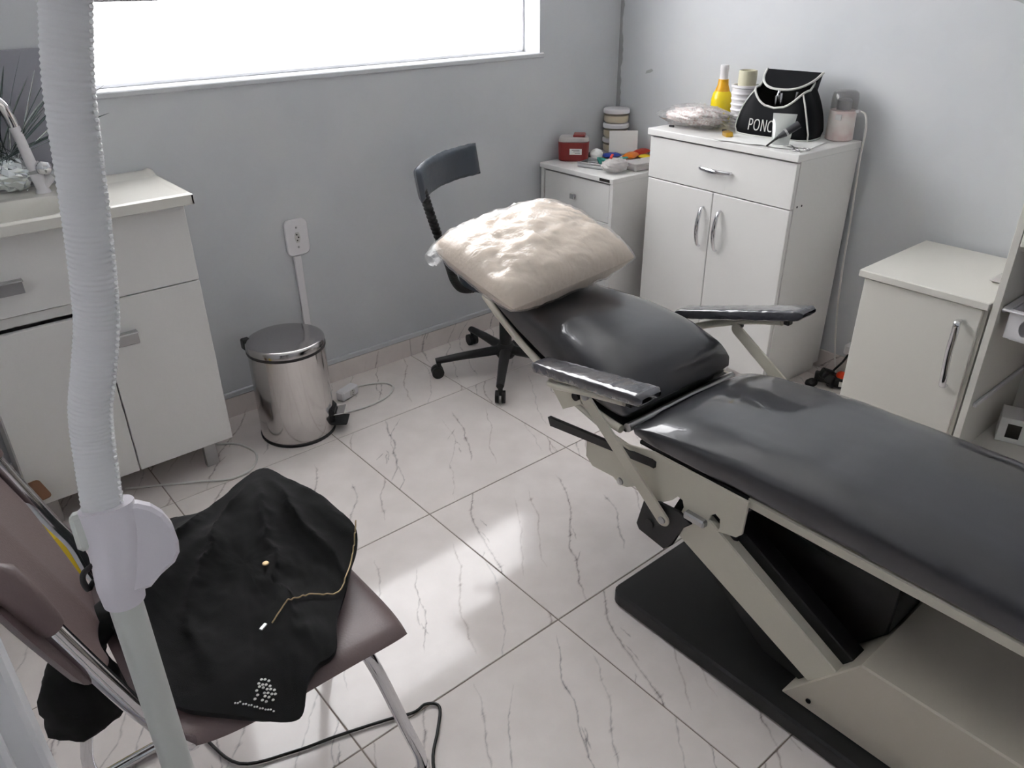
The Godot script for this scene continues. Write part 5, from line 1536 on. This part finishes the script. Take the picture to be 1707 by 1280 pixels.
func carry_bag(Y: float):
	# local: x along the cabinet front (to the right seen from the room), z towards the room
	var t := thing("vanity_bag", "black soft vanity bag with white piping, white lettering and open flap", "bag", Vector3(1.705, Y, -0.008), deg_to_rad(-84))
	var W := 0.168; var D := 0.088; var H := 0.140
	# body: flaring towards the base, with an open top
	var ring := func(u: float, v: float) -> Vector3:
		# u height 0..1, v round
		var a := TAU * v
		var px := signf(cos(a)) * pow(absf(cos(a)), 0.5)
		var pz := signf(sin(a)) * pow(absf(sin(a)), 0.6)
		var w := (lerpf(W, 0.102, pow(u, 0.8)) + 0.018 * sin(u * PI)) * lerpf(0.93, 1.0, smoothstep(0.0, 0.16, u))
		var d := lerpf(D, 0.064, u) * lerpf(0.93, 1.0, smoothstep(0.0, 0.16, u)) + 0.006 * sin(u * PI)
		var top := H + 0.030 * pow(absf(px), 3.0) - 0.034 * maxf(pz, 0.0) * (1.0 - px * px) + 0.045 * maxf(-pz, 0.0)
		return Vector3(px * w, u * top + 0.002, pz * d)
	var st := S()
	surf(st, 22, 64, ring, false, 0)
	obj("body", fin(st), "navy_cloth", t)
	var inn := S()
	surf(inn, 10, 48, func(u: float, v: float):
		var p: Vector3 = ring.call(1.0 - 0.62 * u, v)
		return Vector3(p.x * (0.975 - 0.06 * u), p.y - 0.001, p.z * (0.965 - 0.06 * u)), false, 1)
	obj("lining", fin(inn), "bag_lining", t)
	obj("floor", boxm(Vector3(0, 0.05, 0), Vector3(0.20, 0.004, 0.11), 0.001), "bag_lining", t)
	# piping round the opening and down the corners
	var path := []
	for k in 49: path.append(ring.call(1.0, k / 48.0))
	obj("piping", tubem(path, 0.0042, 8), "piping_white", t)
	for v in [0.085, 0.415]:
		var pa := []
		for k in 13: pa.append(ring.call(k / 12.0, v + 0.02 * sin(k / 12.0 * PI)) * 1.006)
		obj("piping", tubem(pa, 0.0032, 8), "piping_white", t)
	var pb := []
	for k in 49: pb.append(ring.call(0.02, k / 48.0))
	obj("piping", tubem(pb, 0.003, 8), "piping_white", t)
	# raised flap: front edge curved, sides of mesh
	var fl := S()
	var flap := func(u: float, v: float) -> Vector3:
		var a := u * 2.0 - 1.0
		var w := 0.098 + 0.012 * v
		var y := H + 0.045 + 0.062 * v + 0.010 * sin(PI * u) * v
		var z := -0.055 + 0.085 * v * (1.0 - 0.0 * a * a) - 0.03 * (1.0 - v)
		return Vector3(a * w, y, z)
	# lid panel: D-shaped, hinged at the back, standing open
	var lid := func(u: float, v: float) -> Vector3:
		var a := u * 2.0 - 1.0
		var dd := 0.115 * pow(maxf(1.0 - pow(absf(a), 2.6), 0.0), 0.6)
		var z0 := -0.066
		return Vector3(a * 0.112, H + 0.088 - v * dd * 0.50, z0 + v * dd * 0.86)
	surf(fl, 30, 12, lid, false, 0)
	surf(fl, 30, 12, func(u: float, v: float): return lid.call(u, v) + Vector3(0, -0.003, -0.002), true, 1)
	obj("flap", fin(fl), "navy_cloth", t)
	var lp := []
	for k in 31: lp.append(lid.call(k / 30.0, 1.0))
	obj("flap_piping", tubem(lp, 0.0045, 8), "piping_white", t)
	var ms := S()
	surf(ms, 12, 6, func(u: float, v: float):
		var a := u * 2.0 - 1.0
		return Vector3(a * lerpf(0.095, 0.112, v), lerpf(H + 0.02, H + 0.088, v), lerpf(-0.058, -0.067, v)), true, 0)
	surf(ms, 1, 6, func(u: float, v: float): return Vector3(0.100 + 0.012 * v, lerpf(H + 0.0, H + 0.088, v), lerpf(-0.055, -0.066, v) + u * lerpf(0.06, 0.012, v)), false, 1)
	obj("mesh_side", fin(ms), "navy_mesh", t)
	# lettering
	var tm := TextMesh.new()
	var f := SystemFont.new()
	f.font_names = PackedStringArray(["Droid Sans"])
	tm.font = f
	tm.text = "PONCE"
	tm.font_size = 24
	tm.pixel_size = 0.0018
	tm.depth = 0.001
	tm.curve_step = 2.0
	var o := obj("lettering", tm, "piping_white", t)
	o.scale = Vector3(0.90, 1.35, 1.0)
	o.position = Vector3(-0.022, 0.046, 0.0895)
	o.rotation_degrees = Vector3(-8.0, 0, 0)
	o.set_meta("label", "white lettering")
	# metal tools inside
	rng.seed = 9
	for k in 5:
		var x := -0.05 + k * 0.024
		var tl := thing("hand_tool", "metal hand tool sticking out of the open black bag", "tool", t.to_global(Vector3(x, 0.055, 0.0)), 0.0, "tools in the black bag")
		var d: Vector3 = t.basis * Vector3(rng.randf_range(-0.5, 0.3), 1.0, rng.randf_range(-0.25, 0.15)).normalized()
		obj("shaft", tubem([Vector3.ZERO, d * 0.05, d * rng.randf_range(0.088, 0.112)], [0.005, 0.008, 0.007], 8), "chrome", tl)
		obj("grip", tubem([d * 0.01, d * 0.045], 0.0075, 8), "black_plastic", tl)

func floor_items():
	# cord of the lamp on the floor
	var c := obj("lamp_cord", tubem(smooth_path([Vector3(-1.02, 0.006, 0.78), Vector3(-0.95, 0.006, 0.42), Vector3(-0.90, 0.006, 0.27), Vector3(-0.877, 0.006, 0.26), Vector3(-0.858, 0.006, 0.345), Vector3(-0.823, 0.006, 0.462), Vector3(-0.72, 0.006, 0.512), Vector3(-0.63, 0.006, 0.538), Vector3(-0.52, 0.006, 0.575), Vector3(-0.46, 0.006, 0.599), Vector3(-0.425, 0.006, 0.598), Vector3(-0.405, 0.006, 0.625), Vector3(-0.445, 0.006, 0.675), Vector3(-0.50, 0.006, 0.735), Vector3(-0.56, 0.006, 0.86)], 6), 0.0036, 8), "cord_black")
	tag(c, "black cord lying in a loop on the marble floor under the mauve chair", "cord")
	# cardboard box and yellow bag to the left of the sink cabinet
	var b := thing("cardboard_box", "brown cardboard box with a raised flap beside the sink cabinet", "box", Vector3(-1.13, 0, -0.72))
	var bs := S()
	for s in [-1.0, 1.0]:
		box(bs, Vector3(s * 0.098, 0.09, 0), Vector3(0.004, 0.18, 0.28), 0.001)
		box(bs, Vector3(0, 0.09, s * 0.138), Vector3(0.20, 0.18, 0.004), 0.001)
	box(bs, Vector3(0, 0.004, 0), Vector3(0.20, 0.006, 0.28), 0.001)
	obj("carton", fin(bs), "cardboard", b)
	obj("flap", extm(rrect(0.11, 0.085, 0.012, 3), 0.003, T(Vector3(0.152, 0.193, 0.095), Vector3(-74, 12, 0))), "cardboard", b)
	var y := thing("yellow_bag", "yellow plastic bag on the floor between the cardboard box and the chair", "bag", Vector3(-1.0, 0.0, -0.44))
	obj("bag_body", extm(PV([[-0.09, 0.0], [0.085, 0.0], [0.095, 0.03], [0.07, 0.12], [0.05, 0.17], [-0.07, 0.18], [-0.09, 0.10]]), 0.09, T(Vector3(0, 0.002, 0), Vector3(0, 12, 0)), 0.012), "yellow_wrap", y)
	# things on the floor between the tall and the small cabinets
	var p := thing("power_strip", "black power adapters with an orange switch on the floor by the small cabinet", "power strip", Vector3(1.765, 0, 0.385), deg_to_rad(25))
	obj("strip_body", boxm(Vector3(0, 0.025, 0.02), Vector3(0.06, 0.045, 0.10), 0.006), "black_plastic", p)
	obj("switch", lump(Vector3(0.02, 0.018, 0.022), 0.1, 2.0, 3), "orange_plastic", p, Vector3(-0.005, 0.052, 0.022))
	obj("rating_label", boxm(Vector3(-0.0305, 0.024, 0.035), Vector3(0.001, 0.022, 0.035), 0.0), "paper", p)
	for k in 3:
		obj("plug", extm(rrect(0.034, 0.042, 0.01, 3), 0.05, T(Vector3(0.0 - 0.012 * k, 0.03 + 0.022 * (k % 2), -0.055 + 0.02 * k), Vector3(20 * k, 30 * k, 0)), 0.004), "black_plastic", p)
	var q := obj("charger_plug", lump(Vector3(0.032, 0.016, 0.022), 0.2, 2.0, 12), "black_plastic")
	q.position = Vector3(1.69, 0.016, 0.325)
	tag(q, "black charger plug lying on the floor beside the tall cabinet", "plug")
	var wpz := thing("wall_plug", "white plug low on the right wall behind the small cabinet", "plug", Vector3(XR - 0.001, 0.135, 0.385))
	obj("plug_body", boxm(Vector3(-0.022, 0, 0), Vector3(0.044, 0.05, 0.05), 0.008), "white_plastic", wpz)
	obj("plug_cord", tubem(smooth_path([Vector3(-0.04, -0.015, 0), Vector3(-0.06, -0.05, -0.01), Vector3(-0.08, -0.09, -0.03), Vector3(-0.10, -0.10, -0.02)], 5), 0.0045, 8), "cord_black", wpz)
	# small clear cap on the small cabinet
	var cp := thing("clear_packet", "small clear plastic packet on top of the small cabinet", "packet", Vector3(1.62, 0.652, 0.92))
	obj("film", pillow_pack(Vector3(0.10, 0.018, 0.05)), "milky_plastic", cp)
